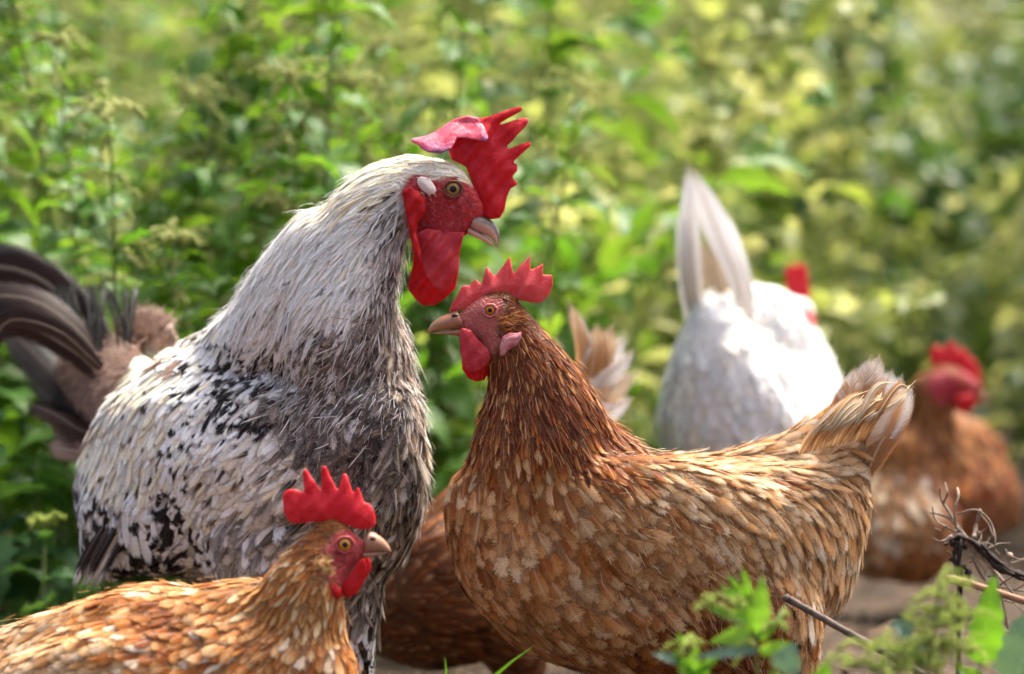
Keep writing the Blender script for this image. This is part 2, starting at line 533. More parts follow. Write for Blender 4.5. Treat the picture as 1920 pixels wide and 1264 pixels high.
class Bird:
    def __init__(s, name, label, base, lat, group=None, cat='chicken'):
        s.root = empty(name, base, label, cat, group)
        s.lat = norm(np.array(lat, float))
    def body(s, chains, skin_col, faces=(), voxel=0.005, sm=10):
        v, f = chain_blobs(chains, s.lat, None)
        V, F, N = remesh(v, f, voxel, sm)
        s.V, s.F, s.N = V, F, N
        px, py, d = proj(V)
        c = np.tile(np.array(lin(skin_col) + (0.0,)), (len(V), 1))
        s.faces = [(p, np.array(lin(h))) for p, h in faces]
        for p, h in s.faces:
            ins = in_poly(px, py, p); di = poly_dist(px, py, p)
            k = np.clip(np.where(ins, 0.5 + di / 8, 0.5 - di / 8), 0, 1)[:, None]
            c = c * (1 - k) + np.hstack([np.tile(h, (len(V), 1)), np.ones((len(V), 1))]) * k
        me = np_mesh('body', V - rloc(s.root), F, (M_BODY,))
        s.skin = c
        s.bodyo = link('body', me, s.root)
        s.bvh = BVHTree.FromPolygons(V.tolist(), F.tolist())
    def fields(s, guides, px, py):
        g = np.array([x[:6] for x in guides], float)
        d2 = (px[:, None] - g[None, :, 0]) ** 2 + (py[:, None] - g[None, :, 1]) ** 2
        wt = 1 / (d2 + 400) ** 1.6
        wn = wt / wt.sum(1, keepdims=True)
        a = np.radians(g[:, 2])
        cx, cy = wn @ np.cos(a), wn @ np.sin(a)
        return wt, cx, cy, wn @ g[:, 3], wn @ g[:, 4], wn @ g[:, 5]
    def plumage(s, guides, parts, dens=0.40, seed=1, jit=10, nv=5, cover=None, szvar=0.18, zmin=None, ruffle={}, tint=.62):
        """scatter feathers over the whole body; parts maps palette name -> part name"""
        rs = np.random.RandomState(seed)
        V, F, N = s.V, s.F, s.N
        vx, vy, _ = proj(V); wt = s.fields(guides, vx, vy)[0]; wt = wt / wt.sum(1, keepdims=True)
        pc = np.array([sum(r[0] * (r[1] + r[2]) / 2 for r in PAL[q[6]]) / sum(r[0] for r in PAL[q[6]]) for q in guides])
        f_ = s.skin[:, 3:4]; s.skin[:, :3] = s.skin[:, :3] * f_ + (wt @ pc) * tint * (1 - f_)  # tint darkens the skin: darker down, plus shade put into the feather gaps
        add_attr(s.bodyo.data, 'skin', s.skin)
        p0, p1, p2, p3 = (V[F[:, i]] for i in range(4))
        ar = 0.5 * (np.linalg.norm(np.cross(p1 - p0, p2 - p0), axis=1) + np.linalg.norm(np.cross(p2 - p0, p3 - p0), axis=1))
        g = np.array([x[:6] for x in guides], float)
        small = np.percentile(g[:, 3] * g[:, 4], 8) * (S * 3.4) ** 2
        M = int(min(60000, 6.0 * ar.sum() / (small * dens * dens)))
        fi = rs.choice(len(F), M, p=ar / ar.sum())
        a, b = rs.rand(M, 1), rs.rand(M, 1)
        pt = (p0[fi] * (1 - a) + p1[fi] * a) * (1 - b) + (p3[fi] * (1 - a) + p2[fi] * a) * b
        nn = norm(N[F[fi]].mean(1))
        px, py, d = proj(pt)
        keep = np.ones(M, bool)
        for p, h in s.faces: keep &= ~in_poly(px, py, p)
        if zmin is not None: keep &= pt[:, 2] > zmin
        pt, nn, px, py, d = pt[keep], nn[keep], px[keep], py[keep], d[keep]
        wt, cx, cy, ln, wd, lf = s.fields(guides, px, py)
        sp = dens * np.sqrt(ln * wd) * S * d
        M = len(pt)
        kd = KDTree(M)
        for i in range(M): kd.insert(pt[i], i)
        kd.balance()
        state = np.zeros(M, np.int8)
        for i in range(M):
            if state[i]: continue
            state[i] = 1
            for co, j, di in kd.find_range(pt[i], sp[i]):
                if state[j] == 0: state[j] = 2
        k = state == 1
        pt, nn, px, py, d, wt, cx, cy, ln, wd, lf = (q[k] for q in (pt, nn, px, py, d, wt, cx, cy, ln, wd, lf))
        n = len(pt)
        # choose palette by nearest guide with some mixing at borders
        pw = wt * np.exp(rs.normal(0, 0.75, wt.shape))
        gi = pw.argmax(1)
        jj = np.array([jit * ruffle.get(q[6], 1.0) for q in guides])[gi]
        an = np.arctan2(cy, cx) + np.radians(rs.normal(0, 1, n) * jj)
        dr = np.outer(np.cos(an), RGT) + np.outer(np.sin(an), UPV)
        ln = ln * S * d * (1 + rs.normal(0, szvar, n)).clip(0.6, 1.6); hw = 0.5 * wd * S * d * (1 + rs.normal(0, szvar, n)).clip(0.6, 1.5)
        Rr = len(PRO_T)
        C = np.zeros((n, Rr, 3)); NN = np.zeros((n, Rr, 3))
        bv = s.bvh
        lift = lf * np.exp(rs.normal(0, 0.35, n))
        for i in range(n):
            q = Vector(pt[i]); nv_ = Vector(nn[i]); di = Vector(dr[i]); prev = 0.0; L = ln[i]
            for k_ in range(Rr):
                t = PRO_T[k_]
                if k_:
                    di = (di - nv_ * di.dot(nv_))
                    if di.length < 1e-6: di = Vector((0.01, 0, -1))
                    di.normalize()
                    q2 = q + di * (L * (t - prev))
                    h = bv.find_nearest(q2)
                    if h[0] is not None:
                        q = q2.lerp(h[0], 0.85)
                        nv_ = (nv_ * 0.5 + h[1] * 0.5).normalized() if h[1].dot(nv_) > 0.1 else nv_
                    else: q = q2
                    prev = t
                off = L * lift[i] * (t * 1.0 - 0.12)
                C[i, k_] = (q.x + nv_.x * off, q.y + nv_.y * off, q.z + nv_.z * off)
                NN[i, k_] = nv_
        # slight roll of each vane
        tg = norm(np.gradient(C, axis=1)); sd_ = np.cross(NN, tg)
        NN = norm(NN + sd_ * rs.normal(0, 0.16, n)[:, None, None])
        names = [guides[i][6] for i in range(len(guides))]
        col = np.zeros((n, 3)); tip = np.zeros((n, 3)); prm = np.zeros((n, 4))
        for gk, nm in enumerate(names):
            idx = np.where(gi == gk)[0]
            if not len(idx): continue
            rows = PAL[nm]
            w_ = np.array([r[0] for r in rows], float)
            ch = rs.choice(len(rows), len(idx), p=w_ / w_.sum())
            for r_i, (ww, a_, b_, t_, sh, fr) in enumerate(rows):
                q = idx[ch == r_i]; m = len(q)
                br = np.exp(rs.normal(0, 0.10, (m, 1))); hue = 1 + rs.normal(0, 0.03, (m, 1)) * np.array((1.0, 0.0, -1.5))
                col[q] = a_ * br * hue; tip[q] = b_ * br * hue
                prm[q, 0] = t_ + rs.normal(0, 0.08, m); prm[q, 1] = sh * rs.rand(m); prm[q, 3] = np.minimum(fr * (0.6 + 0.8 * rs.rand(m)), 0.58)
        ratio = ln / (hw * 2)
        prm[:, 2] = np.clip(ratio / 2.0, 0.6, 3) * 0.8
        rnd = rs.rand(n)
        part = np.array([parts.get(names[i], parts['*']) for i in gi])
        for pn in sorted(set(part)):
            q = np.where(part == pn)[0]
            hk = 'hackle' in pn
            me = feather_mesh(pn, C[q] - rloc(s.root), NN[q], hw[q], PRO_HACKLE if hk else PRO_BODY, np.clip(col[q], 0, .9), np.clip(tip[q], 0, .9), prm[q], rnd[q], nv=3 if hk else nv)
            link(pn, me, s.root, 'stuff')
        s.nf = n
        return n
    def strands(s, name, sel, guides, n, len_px, w_px, pname, lift=0.5, seed=3, jit=35):
        """loose hair-like barbs and down standing off the body inside polygon sel"""
        rs = np.random.RandomState(seed)
        V, F, N = s.V, s.F, s.N
        px, py, d = proj(V)
        vi = np.where(in_poly(px, py, sel))[0]
        if not len(vi): return
        k = rs.choice(vi, n)
        pt = V[k] + rs.normal(0, 0.0025, (n, 3)); nn = N[k]
        px, py, d = proj(pt)
        wt, cx, cy, *_ = s.fields(guides, px, py)
        an = np.arctan2(cy, cx) + np.radians(rs.normal(0, jit, n))
        dr = np.outer(np.cos(an), RGT) + np.outer(np.sin(an), UPV)
        dr = norm(dr - nn * (dr * nn).sum(1, keepdims=True)); lf = lift * (0.4 + 1.2 * rs.rand(n, 1))
        ax = norm(dr + nn * lf)
        L = len_px * S * d * (0.5 + rs.rand(n))
        t = PRO_T[None, :, None]
        bend = norm(rs.normal(0, 1, (n, 3)))
        C = (pt + nn * 0.002)[:, None] + ax[:, None] * L[:, None, None] * t + (bend * 0.18 - nn * lf * 0.3)[:, None] * L[:, None, None] * t ** 2
        vd = norm(CAM[None] - pt)
        NN = np.repeat(norm(nn + vd * 0.5 + rs.normal(0, .4, (n, 3)))[:, None], len(PRO_T), 1)
        rows = PAL[pname]; w_ = np.array([r[0] for r in rows], float)
        ch = rs.choice(len(rows), n, p=w_ / w_.sum())
        col = np.array([rows[c][1] for c in ch]) * np.exp(rs.normal(0, .15, (n, 1))); tip = np.array([rows[c][2] for c in ch])
        prm = np.zeros((n, 4)); prm[:, 0] = 0.6; prm[:, 2] = 1
        me = feather_mesh(name, C - rloc(s.root), NN, np.full(n, 0.5 * w_px) * S * d, PRO_STRAND, np.clip(col, 0, .9), np.clip(tip, 0, .9), prm, rs.rand(n), nv=2, camber=0)
        link(name, me, s.root, 'stuff')
    def quill(s, pts, hw_px, pname, nrm=None, name='tail_feather', roll=0.0, seed=0, fray=None, pro=None, d0=None, camber=0.2, dens=3.0, shaft=1.0):
        """one large feather along photo points (px,py,depth), a part of its own"""
        rs = np.random.RandomState(seed + 17)
        q = np.array([P(*p) for p in pts])
        T = np.concatenate([np.linspace(0, .86, 13), (.91, .95, .98, 1.0)])
        C = catmull(q, 60); tt = np.linspace(0, 1, len(C)); C = np.stack([np.interp(T, tt, C[:, i]) for i in range(3)], 1)
        pf = np.interp(T, PRO_T, PRO_QUILL if pro is None else pro)
        tg = norm(np.gradient(C, axis=0))
        n0 = -FWD if nrm is None else np.array(nrm, float)
        N_ = norm(n0[None] - tg * (tg @ n0)[:, None])
        N_ = norm(N_ * math.cos(roll) + np.cross(tg, N_) * math.sin(roll))
        r = PAL[pname][rs.randint(len(PAL[pname]))]
        d = pts[0][2]
        br = math.exp(rs.normal(0, .12))
        prm = np.array([[r[3], r[4], dens, r[5] if fray is None else fray]])
        me = feather_mesh(name, C[None] - rloc(s.root), N_[None], np.array([hw_px * S * d]), pf, r[1][None] * br, r[2][None] * br, prm, rs.rand(1), nv=7, camber=camber, T=T)
        o = link(name, me, s.root)
        # the shaft, a tapering raised rib
        if shaft <= 0: return o
        v, f = tube_data(C + N_ * 0.0003, np.linspace(1.5, 0.25, len(C)) * 0.0006 * shaft, 5)
        sh = link('shaft', poly_mesh('shaft', [(v - rloc(s.root), f)], (M_SHAFT_DARK if r[1].mean() < 0.12 else M_SHAFT,)), o)
        return o
    def eye(s, px, py, d, r_px, mat, lid_mat, side=-1, lid=1.3, turn=0.0):
        k = S * d
        c = P(px, py, d); r = r_px * k
        ax = norm(side * FWD * math.cos(turn) + RGT * math.sin(turn))
        u = norm(np.cross(ax, UPV)); w_ = np.cross(u, ax)
        v = ICO3_V[:, 0:1] * u * r + ICO3_V[:, 1:2] * w_ * r + ICO3_V[:, 2:3] * ax * r * 0.7
        me = np_mesh('eye', v + c - rloc(s.root), ICO3_F, (mat,))
        rad = np.hypot(ICO3_V[:, 0], ICO3_V[:, 1]); rad = np.where(ICO3_V[:, 2] > 0, rad, 1.0)
        add_attr(me, 'bt', np.stack([rad, rad, rad], 1))
        e = link('eye', me, s.root)
        a = np.linspace(0, 2 * math.pi, 33)[:-1]
        vs, fs = [], []
        for i, t in enumerate(a):
            for j in range(8):
                b = j * math.pi / 4
                rr = r * (lid - 0.12) + r * 0.22 * math.cos(b) + 0.0003 * math.sin(7 * t)
                vs.append(c + u * rr * math.cos(t) * (1.06 + 0.04 * math.sin(t * 3)) + w_ * rr * math.sin(t) * 0.93 + ax * (r * 0.30 + r * 0.25 * math.sin(b)))
                fs.append((i * 8 + j, ((i + 1) % 32) * 8 + j, ((i + 1) % 32) * 8 + (j + 1) % 8, i * 8 + (j + 1) % 8))
        link('eyelid', np_mesh('eyelid', np.array(vs) - rloc(s.root), fs, (lid_mat,)), e)
        return e
    def beak(s, name, pts, lat_px, mat, d, power=1.0):
        """pts: (px_top,py_top,px_bottom,py_bottom) stations from root to tip"""
        st = []
        k = S * d
        cc = catmull(pts, 14)
        ll = np.interp(np.linspace(0, 1, 14), np.linspace(0, 1, len(lat_px)), lat_px)
        for (ax, ay, bx, by), hl in zip(cc, ll):
            a, b = P(ax, ay, d), P(bx, by, d)
            up = (a - b) / 2; h = max(np.linalg.norm(up), 1e-5)
            st.append(((a + b) / 2, h, hl * k, up / h))
        return loft(name, s.root, st, mat, s.hlat, 16, power=power)
    def leg(s, px, py, d, name='leg', col=None, foot_dx=0.0, fwd=(-1, 0, 0), r=0.0052):
        h = P(px, py, d)
        f = norm(np.array(fwd, float)); sd_ = np.array((-f[1], f[0], 0))
        hock = np.array((h[0], h[1], min(h[2], 0.12))); hock = hock - f * 0.012
        foot = np.array((hock[0] + f[0] * 0.018, hock[1] + f[1] * 0.018, 0.012))
        parts = [tube_data(catmull([h, hock, (hock + foot) / 2, foot], 10), np.interp(np.linspace(0, 1, 10), [0, .35, .7, 1], [r * 1.6, r * 1.25, r, r * 1.3]), 10)]
        for a, L in ((0, .062), (.55, .05), (-.55, .05), (math.pi, .025)):
            dv = f * math.cos(a) + sd_ * math.sin(a)
            q = [foot, foot + dv * L * .4 + np.array((0, 0, -.002)), foot + dv * L * .8 + np.array((0, 0, -.006)), foot + dv * L + np.array((0, 0, -.011))]
            parts.append(tube_data(catmull(q, 7), np.linspace(r * .95, r * .25, 7), 7))
        return link(name, poly_mesh(name, [(v - rloc(s.root), f_) for v, f_ in parts], (col or M_LEG,)), s.root)

M_SHAFT = mat_plain('quill_shaft_pale', (0.60, 0.47, 0.30))
M_SHAFT_DARK = mat_plain('quill_shaft_brown', (0.10, 0.065, 0.05))
M_LID_RED = mat_plain('eyelid_red', (0.36, 0.05, 0.045), 0.5, 0.4, 0.35, 300, 0.4)
M_LID_DARK = mat_plain('eyelid_dark', (0.16, 0.035, 0.03), 0.5, 0.3, 0.35, 300, 0.4)
M_LID_PINK = mat_plain('eyelid_pink', (0.50, 0.16, 0.14), 0.5, 0.4, 0.3, 300, 0.4)

# ------------------------------------------------------------------ ground
def vnoise(x, y, s, seed):
    rs = np.random.RandomState(seed); T = rs.rand(256, 256)
    fx, fy = x / s + 1000, y / s + 1000
    ix, iy = np.floor(fx).astype(int), np.floor(fy).astype(int)
    u, v = fx - ix, fy - iy
    u, v = u * u * (3 - 2 * u), v * v * (3 - 2 * v)
    g = lambda a, b: T[a % 256, b % 256]
    return (g(ix, iy) * (1 - u) + g(ix + 1, iy) * u) * (1 - v) + (g(ix, iy + 1) * (1 - u) + g(ix + 1, iy + 1) * u) * v

def ground_h(x, y):
    x, y = np.asarray(x, float), np.asarray(y, float)
    h = 0.030 * (vnoise(x, y, .35, 1) - .5) + 0.020 * (vnoise(x, y, .11, 2) - .5) + 0.012 * (vnoise(x, y, .045, 3) - .5)
    return h - 0.008

def axis(a, b, step, far):
    mid = list(np.arange(a, b, step)); s = step; lo, hi = [a], [b]
    while lo[-1] > -far: s *= 1.35; lo.append(lo[-1] - s)
    s = step
    while hi[-1] < far: s *= 1.35; hi.append(hi[-1] + s)
    return np.array(lo[::-1][:-1] + mid + hi)

def mat_soil():
    m, t, out = new_mat('trodden_soil')
    g = G(t); co = g.coord()
    n1, n2, n3 = g.noise(co, 3.5, 5, .6), g.noise(co, 38, 5, .65), g.noise(co, 160, 3, .6)
    c = g.mix(g.mr(n1, .35, .65), (.032, .021, .015), (.062, .043, .030))
    c = g.mix(g.mr(n2, .45, .75, 0, .7), c, (.10, .072, .050))
    c = g.mix(g.mr(n3, .55, .7, 0, .6), c, (.03, .021, .016))
    h = g.m('ADD', g.m('MULTIPLY', n2, 1.0), g.m('MULTIPLY', n3, .35))
    t.links.new(g.bsdf(c, .9, .2, g.bump(h, .8, .01)), out.inputs[0])
    return m
gx, gy = axis(-1.6, 1.8, .02, 80), axis(-1.2, 2.6, .02, 80)
X, Y = np.meshgrid(gx, gy)
Vg = np.stack([X.ravel(), Y.ravel(), ground_h(X, Y).ravel()], 1)
nx, ny = len(gx), len(gy)
ii = (np.arange(ny - 1)[:, None] * nx + np.arange(nx - 1)[None]).ravel()
link('ground', np_mesh('ground', Vg, np.stack([ii, ii + 1, ii + nx + 1, ii + nx], 1), (mat_soil(),)), None, 'structure')

# straw, chips and crumbs of dry stalk on the soil
def litter():
    rs = np.random.RandomState(3); n = 14000
    x = rs.uniform(-1.2, 1.5, n); y = rs.uniform(-.9, 2.4, n)
    z = ground_h(x, y) + .002
    L = np.exp(rs.normal(math.log(.015), .7, n)); W = np.exp(rs.normal(math.log(.0022), .5, n)); a = rs.uniform(0, math.pi, n); tl = rs.normal(0, .22, n)
    d = np.stack([np.cos(a) * np.cos(tl), np.sin(a) * np.cos(tl), np.sin(tl)], 1); s = np.stack([-np.sin(a), np.cos(a), np.zeros(n)], 1); u = np.cross(d, s)
    c = np.stack([x, y, z + np.abs(np.sin(tl)) * L * .4], 1)
    v = np.zeros((n, 8, 3)); k = 0
    for i in (-1, 1):
        for j in (-1, 1):
            for q in (-1, 1):
                v[:, k] = c + d * (i * L * .5)[:, None] + s * (j * W * .5)[:, None] + u * (q * W * .22)[:, None]; k += 1
    f = np.array([(0, 1, 3, 2), (4, 6, 7, 5), (0, 4, 5, 1), (2, 3, 7, 6), (0, 2, 6, 4), (1, 5, 7, 3)])
    F = (f[None] + np.arange(n)[:, None, None] * 8).reshape(-1, 4)
    m, t, out = new_mat('dry_straw'); g = G(t)
    c_ = g.mix(g.mr(g.noise(g.coord(), 25, 3, .7), .35, .65), (.05, .03, .02), (.36, .25, .16))
    t.links.new(g.bsdf(c_, .8, .2), out.inputs[0])
    o = link('straw_litter', np_mesh('straw_litter', v.reshape(-1, 3), F, (m,), False), None, 'stuff')
    o['label'] = 'dry straw and stalk crumbs scattered on the brown soil'; o['category'] = 'litter'
litter()

# ------------------------------------------------------------------ weeds: nettle-like plants with toothed leaves and pale flower tassels
def mat_leaf(name, cols, trans, tcol, spec=.28, rough=.45, relief=True):
    m, t, out = new_mat(name); g = G(t)
    sp = g.n('ShaderNodeSeparateXYZ'); g.set(sp.inputs[0], g.attr('luv').outputs['Vector'])
    u, s, r = sp.outputs
    oi = g.n('ShaderNodeObjectInfo').outputs['Random']
    rr = g.m('FRACT', g.m('ADD', g.m('MULTIPLY', oi, 7.13), r))
    e = g.m('ABSOLUTE', s)
    vein = g.m('SINE', g.m('MULTIPLY', g.m('SUBTRACT', u, g.m('MULTIPLY', e, .22)), 62.0))
    n = g.noise(g.coord(), 45, 3, .6)
    c = g.mix(rr, cols[0], cols[1])
    c = g.mix(g.mr(n, .3, .75, 0, .6), c, cols[2])
    c = g.mix(g.mr(e, .02, .07, .5, 0), c, tuple(min(1, x * 1.7 + .02) for x in cols[1]))
    h = g.m('ADD', g.m('MULTIPLY', vein, .5), n)
    pb = g.bsdf(c, rough, spec, g.bump(h, .35, .0015) if relief else None)
    tr = g.n('ShaderNodeBsdfTranslucent'); g.set(tr.inputs[0], g.mix(rr, tcol[0], tcol[1]))
    t.links.new(g.mixsh(trans, pb, tr.outputs[0]), out.inputs[0])
    return m
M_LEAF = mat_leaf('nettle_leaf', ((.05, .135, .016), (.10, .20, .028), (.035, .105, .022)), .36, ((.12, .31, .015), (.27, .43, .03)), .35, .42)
M_LEAF_DARKWEED = mat_leaf('dark_weed_leaf', ((.035, .085, .018), (.065, .12, .025), (.028, .07, .022)), .25, ((.08, .17, .02), (.16, .24, .03)), .3, .4, False)  # darker green of the broad-leaved weeds
M_LEAF_FAR = mat_leaf('pale_weed_leaf', ((.15, .20, .040), (.34, .36, .12), (.11, .15, .04)), .42, ((.38, .48, .06), (.72, .70, .26)), .3, .42, False)  # pale yellow-green of the flowering weeds and far bushes
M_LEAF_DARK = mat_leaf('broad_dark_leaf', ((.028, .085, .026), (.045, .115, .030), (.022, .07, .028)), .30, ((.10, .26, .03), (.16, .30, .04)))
M_LEAF_BLUE = mat_leaf('blue_green_leaf', ((.10, .19, .15), (.13, .22, .16), (.08, .16, .13)), .2, ((.20, .36, .14), (.22, .38, .14)), .4, .5)
M_LEAF_FRESH = mat_leaf('fresh_green_leaf', ((.10, .26, .02), (.14, .30, .03), (.09, .22, .02)), .45, ((.22, .50, .02), (.30, .55, .04)))
M_STEM = mat_plain('weed_stem', (.19, .24, .07), .6, .3, .25, 40, trans=.15)
M_TASSEL = mat_plain('flower_tassel_pale', (.46, .52, .17), .8, .2, .2, 90, col2=(.62, .64, .28), trans=.45)
M_TASSEL_FRESH = mat_plain('flower_spike_fresh', (.42, .54, .10), .8, .2, .2, 90, col2=(.56, .64, .18), trans=.45)

def leaf_data(L, W, droop, fold, tooth=.16, rows=13, seed=0, curl=0.0):
    rs = np.random.RandomState(seed)
    t = np.linspace(0, 1, rows)
    w_ = np.clip(np.sin(math.pi * np.clip(t * .93 + .05, 0, 1) ** .62), 0, 1) ** .9
    w_ = w_ * (1 + tooth * np.where(np.arange(rows) % 2 == 0, -1, 1)); w_[0] = .05; w_[-1] = .0
    V, U = [], []
    ang, x, z = .35, 0.0, 0.0
    for i in range(rows):
        if i:
            ang -= droop / (rows - 1) * (1 + .3 * rs.normal())
            x += L / (rows - 1) * math.cos(ang); z += L / (rows - 1) * math.sin(ang)
        tw = curl * t[i] + .10 * math.sin(t[i] * 9 + seed)
        for s in (-1, -.5, 0, .5, 1):
            y = s * W * .5 * w_[i]
            zz = abs(s) ** 1.3 * W * .5 * w_[i] * fold + .02 * L * math.sin(t[i] * 22 + seed) * abs(s) + tw * y
            V.append((x - zz * math.sin(ang) * .5, y, z + zz * math.cos(ang))); U.append((t[i], s, rs.rand() * .2))
    F = [(i * 5 + j, (i + 1) * 5 + j, (i + 1) * 5 + j + 1, i * 5 + j + 1) for i in range(rows - 1) for j in range(4)]
    return np.array(V), np.array(F), np.array(U)

def leaf_mesh(mat, *a, **k):
    V, F, U = leaf_data(*a, **k)
    me = np_mesh('leaf', V, F, (mat,)); add_attr(me, 'luv', U); return me

def tassel_parts(base, rs, n=4, L=.05, up=.2, bead=.0020):
    out = []
    for i in range(n):
        a = rs.uniform(0, 6.28); d = np.array((math.cos(a), math.sin(a), up)); p = np.array(base, float)
        pts = [p]; m = rs.randint(9, 14)
        for k in range(m):
            d = norm(d + np.array((0, 0, -.16)) + rs.normal(0, .12, 3)); p = p + d * L / m; pts.append(p)
            for q in range(3):
                r = bead * rs.uniform(.6, 1.3)
                out.append((TET_V * r + p + rs.normal(0, bead * .8, 3), TET_F))
        out.append(tube_data(np.array(pts), .0006, 3))
    return out
TET_V = np.array([(1, 0, 0), (-1, 0, 0), (0, 1, 0), (0, -1, 0), (0, 0, 1), (0, 0, -1)], float)
TET_F = [(0, 2, 4), (2, 1, 4), (1, 3, 4), (3, 0, 4), (2, 0, 5), (1, 2, 5), (3, 1, 5), (0, 3, 5)]

def rotmat(yaw, pitch, roll=0.0):
    return np.array((Matrix.Rotation(yaw, 3, 'Z') @ Matrix.Rotation(-pitch, 3, 'Y') @ Matrix.Rotation(roll, 3, 'X')))

def plan_weed(seed, H, leafL, gap, z0=.12, lean_=.07, branch=0):
    """stem curve, and leaf placements (position, yaw, pitch, roll, size)"""
    rs = np.random.RandomState(seed)
    lean = rs.normal(0, lean_, 2)
    zs = np.linspace(0, H, 12)
    st = np.stack([lean[0] * zs + .012 * np.sin(zs * 7 + seed), lean[1] * zs + .012 * np.cos(zs * 6 + seed), zs], 1)
    at = lambda z: np.array([np.interp(z, zs, st[:, i]) for i in range(3)])
    leaves = []; z = z0; yaw = rs.uniform(0, 6.28); k = 0
    while z < H - .01:
        f = z / H
        for s in (0, math.pi):
            sz = leafL * (1.0 - .62 * f ** 2.2) * rs.uniform(.75, 1.2)
            leaves.append((at(z), yaw + s + rs.normal(0, .25), rs.normal(.05 + .35 * f, .22), rs.normal(0, .22), sz))
        yaw += math.pi / 2 + rs.normal(0, .2); z += gap * rs.uniform(.75, 1.2) * (1 - .35 * f); k += 1
    for q in range(branch):
        z1 = rs.uniform(.15, .75) * H; a = rs.uniform(0, 6.28); up = rs.uniform(.3, .9); L = rs.uniform(.18, .4)
        for k in range(int(L / gap * 1.6)):
            f = k / (L / gap * 1.6)
            c = at(z1) + np.array((math.cos(a), math.sin(a), up)) * L * f
            leaves.append((c, a + rs.choice((-1, 1)) * rs.uniform(.3, 1.4), rs.normal(.1, .5), rs.normal(0, .5), leafL * rs.uniform(.5, 1.1)))
    return st, leaves, at, rs

def weed_meshes(seed, H, leafL, gap, leafmat, tassels=True, tmat=None, lean_=.07, branch=0):
    st, leaves, at, rs = plan_weed(seed, H, leafL, gap, lean_=lean_, branch=branch)
    v, f = tube_data(st, np.linspace(.0034, .0012, len(st)), 6)
    stem = poly_mesh('stem', [(v, f)], (M_STEM,))
    tas = []
    if tassels:
        for z in np.arange(H * .66, H * 1.0, gap * .5):
            tas += tassel_parts(at(z), rs, rs.randint(1, 4), leafL * rs.uniform(.3, .55), .6)
        for q in range(3): tas += tassel_parts(at(H) + np.array((0, 0, .004 * q)), rs, 3, leafL * .4, 1.4)
    tm = poly_mesh('flower_tassel', tas, (tmat or M_TASSEL,)) if tas else None
    return stem, leaves, tm

LEAFS = [leaf_mesh(M_LEAF, 1, .42, .9 + .25 * i, .35, seed=i, curl=.3 * (-1) ** i) for i in range(6)]

def place_leaf_objects(root, leaves, meshes, rs):
    for p, yaw, pit, roll, sz in leaves:
        o = link('leaf', meshes[rs.randint(len(meshes))], root)
        o.location = p; o.rotation_euler = Matrix(rotmat(yaw, pit, roll).tolist()).to_euler(); o.scale = (sz, sz, sz)

def joined_leaves(leaves, mat, rs, rows=7, wr=.42, name='foliage'):
    V, F, U, off = [], [], [], 0
    base = [leaf_data(1, wr, .9 + .2 * i, .35, rows=rows, seed=i) for i in range(4)]
    for p, yaw, pit, roll, sz in leaves:
        v, f, u = base[rs.randint(4)]
        V.append(v @ rotmat(yaw, pit, roll).T * sz + p); F.append(f + off); u = u.copy(); u[:, 2] = rs.rand(); U.append(u); off += len(v)
    me = np_mesh(name, np.vstack(V), np.vstack(F), (mat,)); add_attr(me, 'luv', np.vstack(U)); return me

def copy_tree(o, parent=None):
    c = o.copy(); COL.objects.link(c); c.parent = parent
    for ch in o.children: copy_tree(ch, c)
    return c

PR = np.random.RandomState(77)
# --- near weeds at the left, each leaf its own piece
NEAR = []
for i in range(7):
    H = [.62, .74, .86, .95, .55, .68, .80][i]
    st, lv, tm = weed_meshes(100 + i, H, [.105, .12, .115, .125, .10, .12, .11][i], .066, M_LEAF)
    r = empty('nettle_plant', (0, 0, 0)); link('stem', st, r); link('flower_tassel', tm, r, 'stuff')
    place_leaf_objects(r, lv, LEAFS, PR); NEAR.append(r)
NEAR_USED = [False] * len(NEAR)
def put(protos, used, k, x, y, sc, label, cat, group):
    r = protos[k] if not used[k] else copy_tree(protos[k])
    used[k] = True
    r.location = (x, y, float(ground_h(x, y)) - .01); r.rotation_euler = (PR.normal(0, .10), PR.normal(0, .10), PR.uniform(0, 6.28)); r.scale = (sc, sc, sc)
    r['label'], r['category'], r['group'] = label, cat, group
    return r
spots = []
def try_spot(px, d, mind):
    p = P(px, 632, d)
    for q in spots:
        if (q[0] - p[0]) ** 2 + (q[1] - p[1]) ** 2 < mind * mind: return None
    spots.append((p[0], p[1])); return p
cnt = 0
for tr in range(900):
    px = PR.uniform(-420, 900); d = PR.uniform(4.02, 5.1)
    if px < 330 and d < 4.14: continue
    if px > 640 and d < 4.25: continue
    p = try_spot(px, d, .085)
    if p is None: continue
    front = d < 4.4
    put(NEAR, NEAR_USED, PR.randint(7), p[0], p[1], PR.uniform(.85, 1.2),
        'leafy green nettle with pale tassels in the bank behind the rooster', 'weed', 'nettles close behind the rooster'); cnt += 1
print('near weeds', cnt)
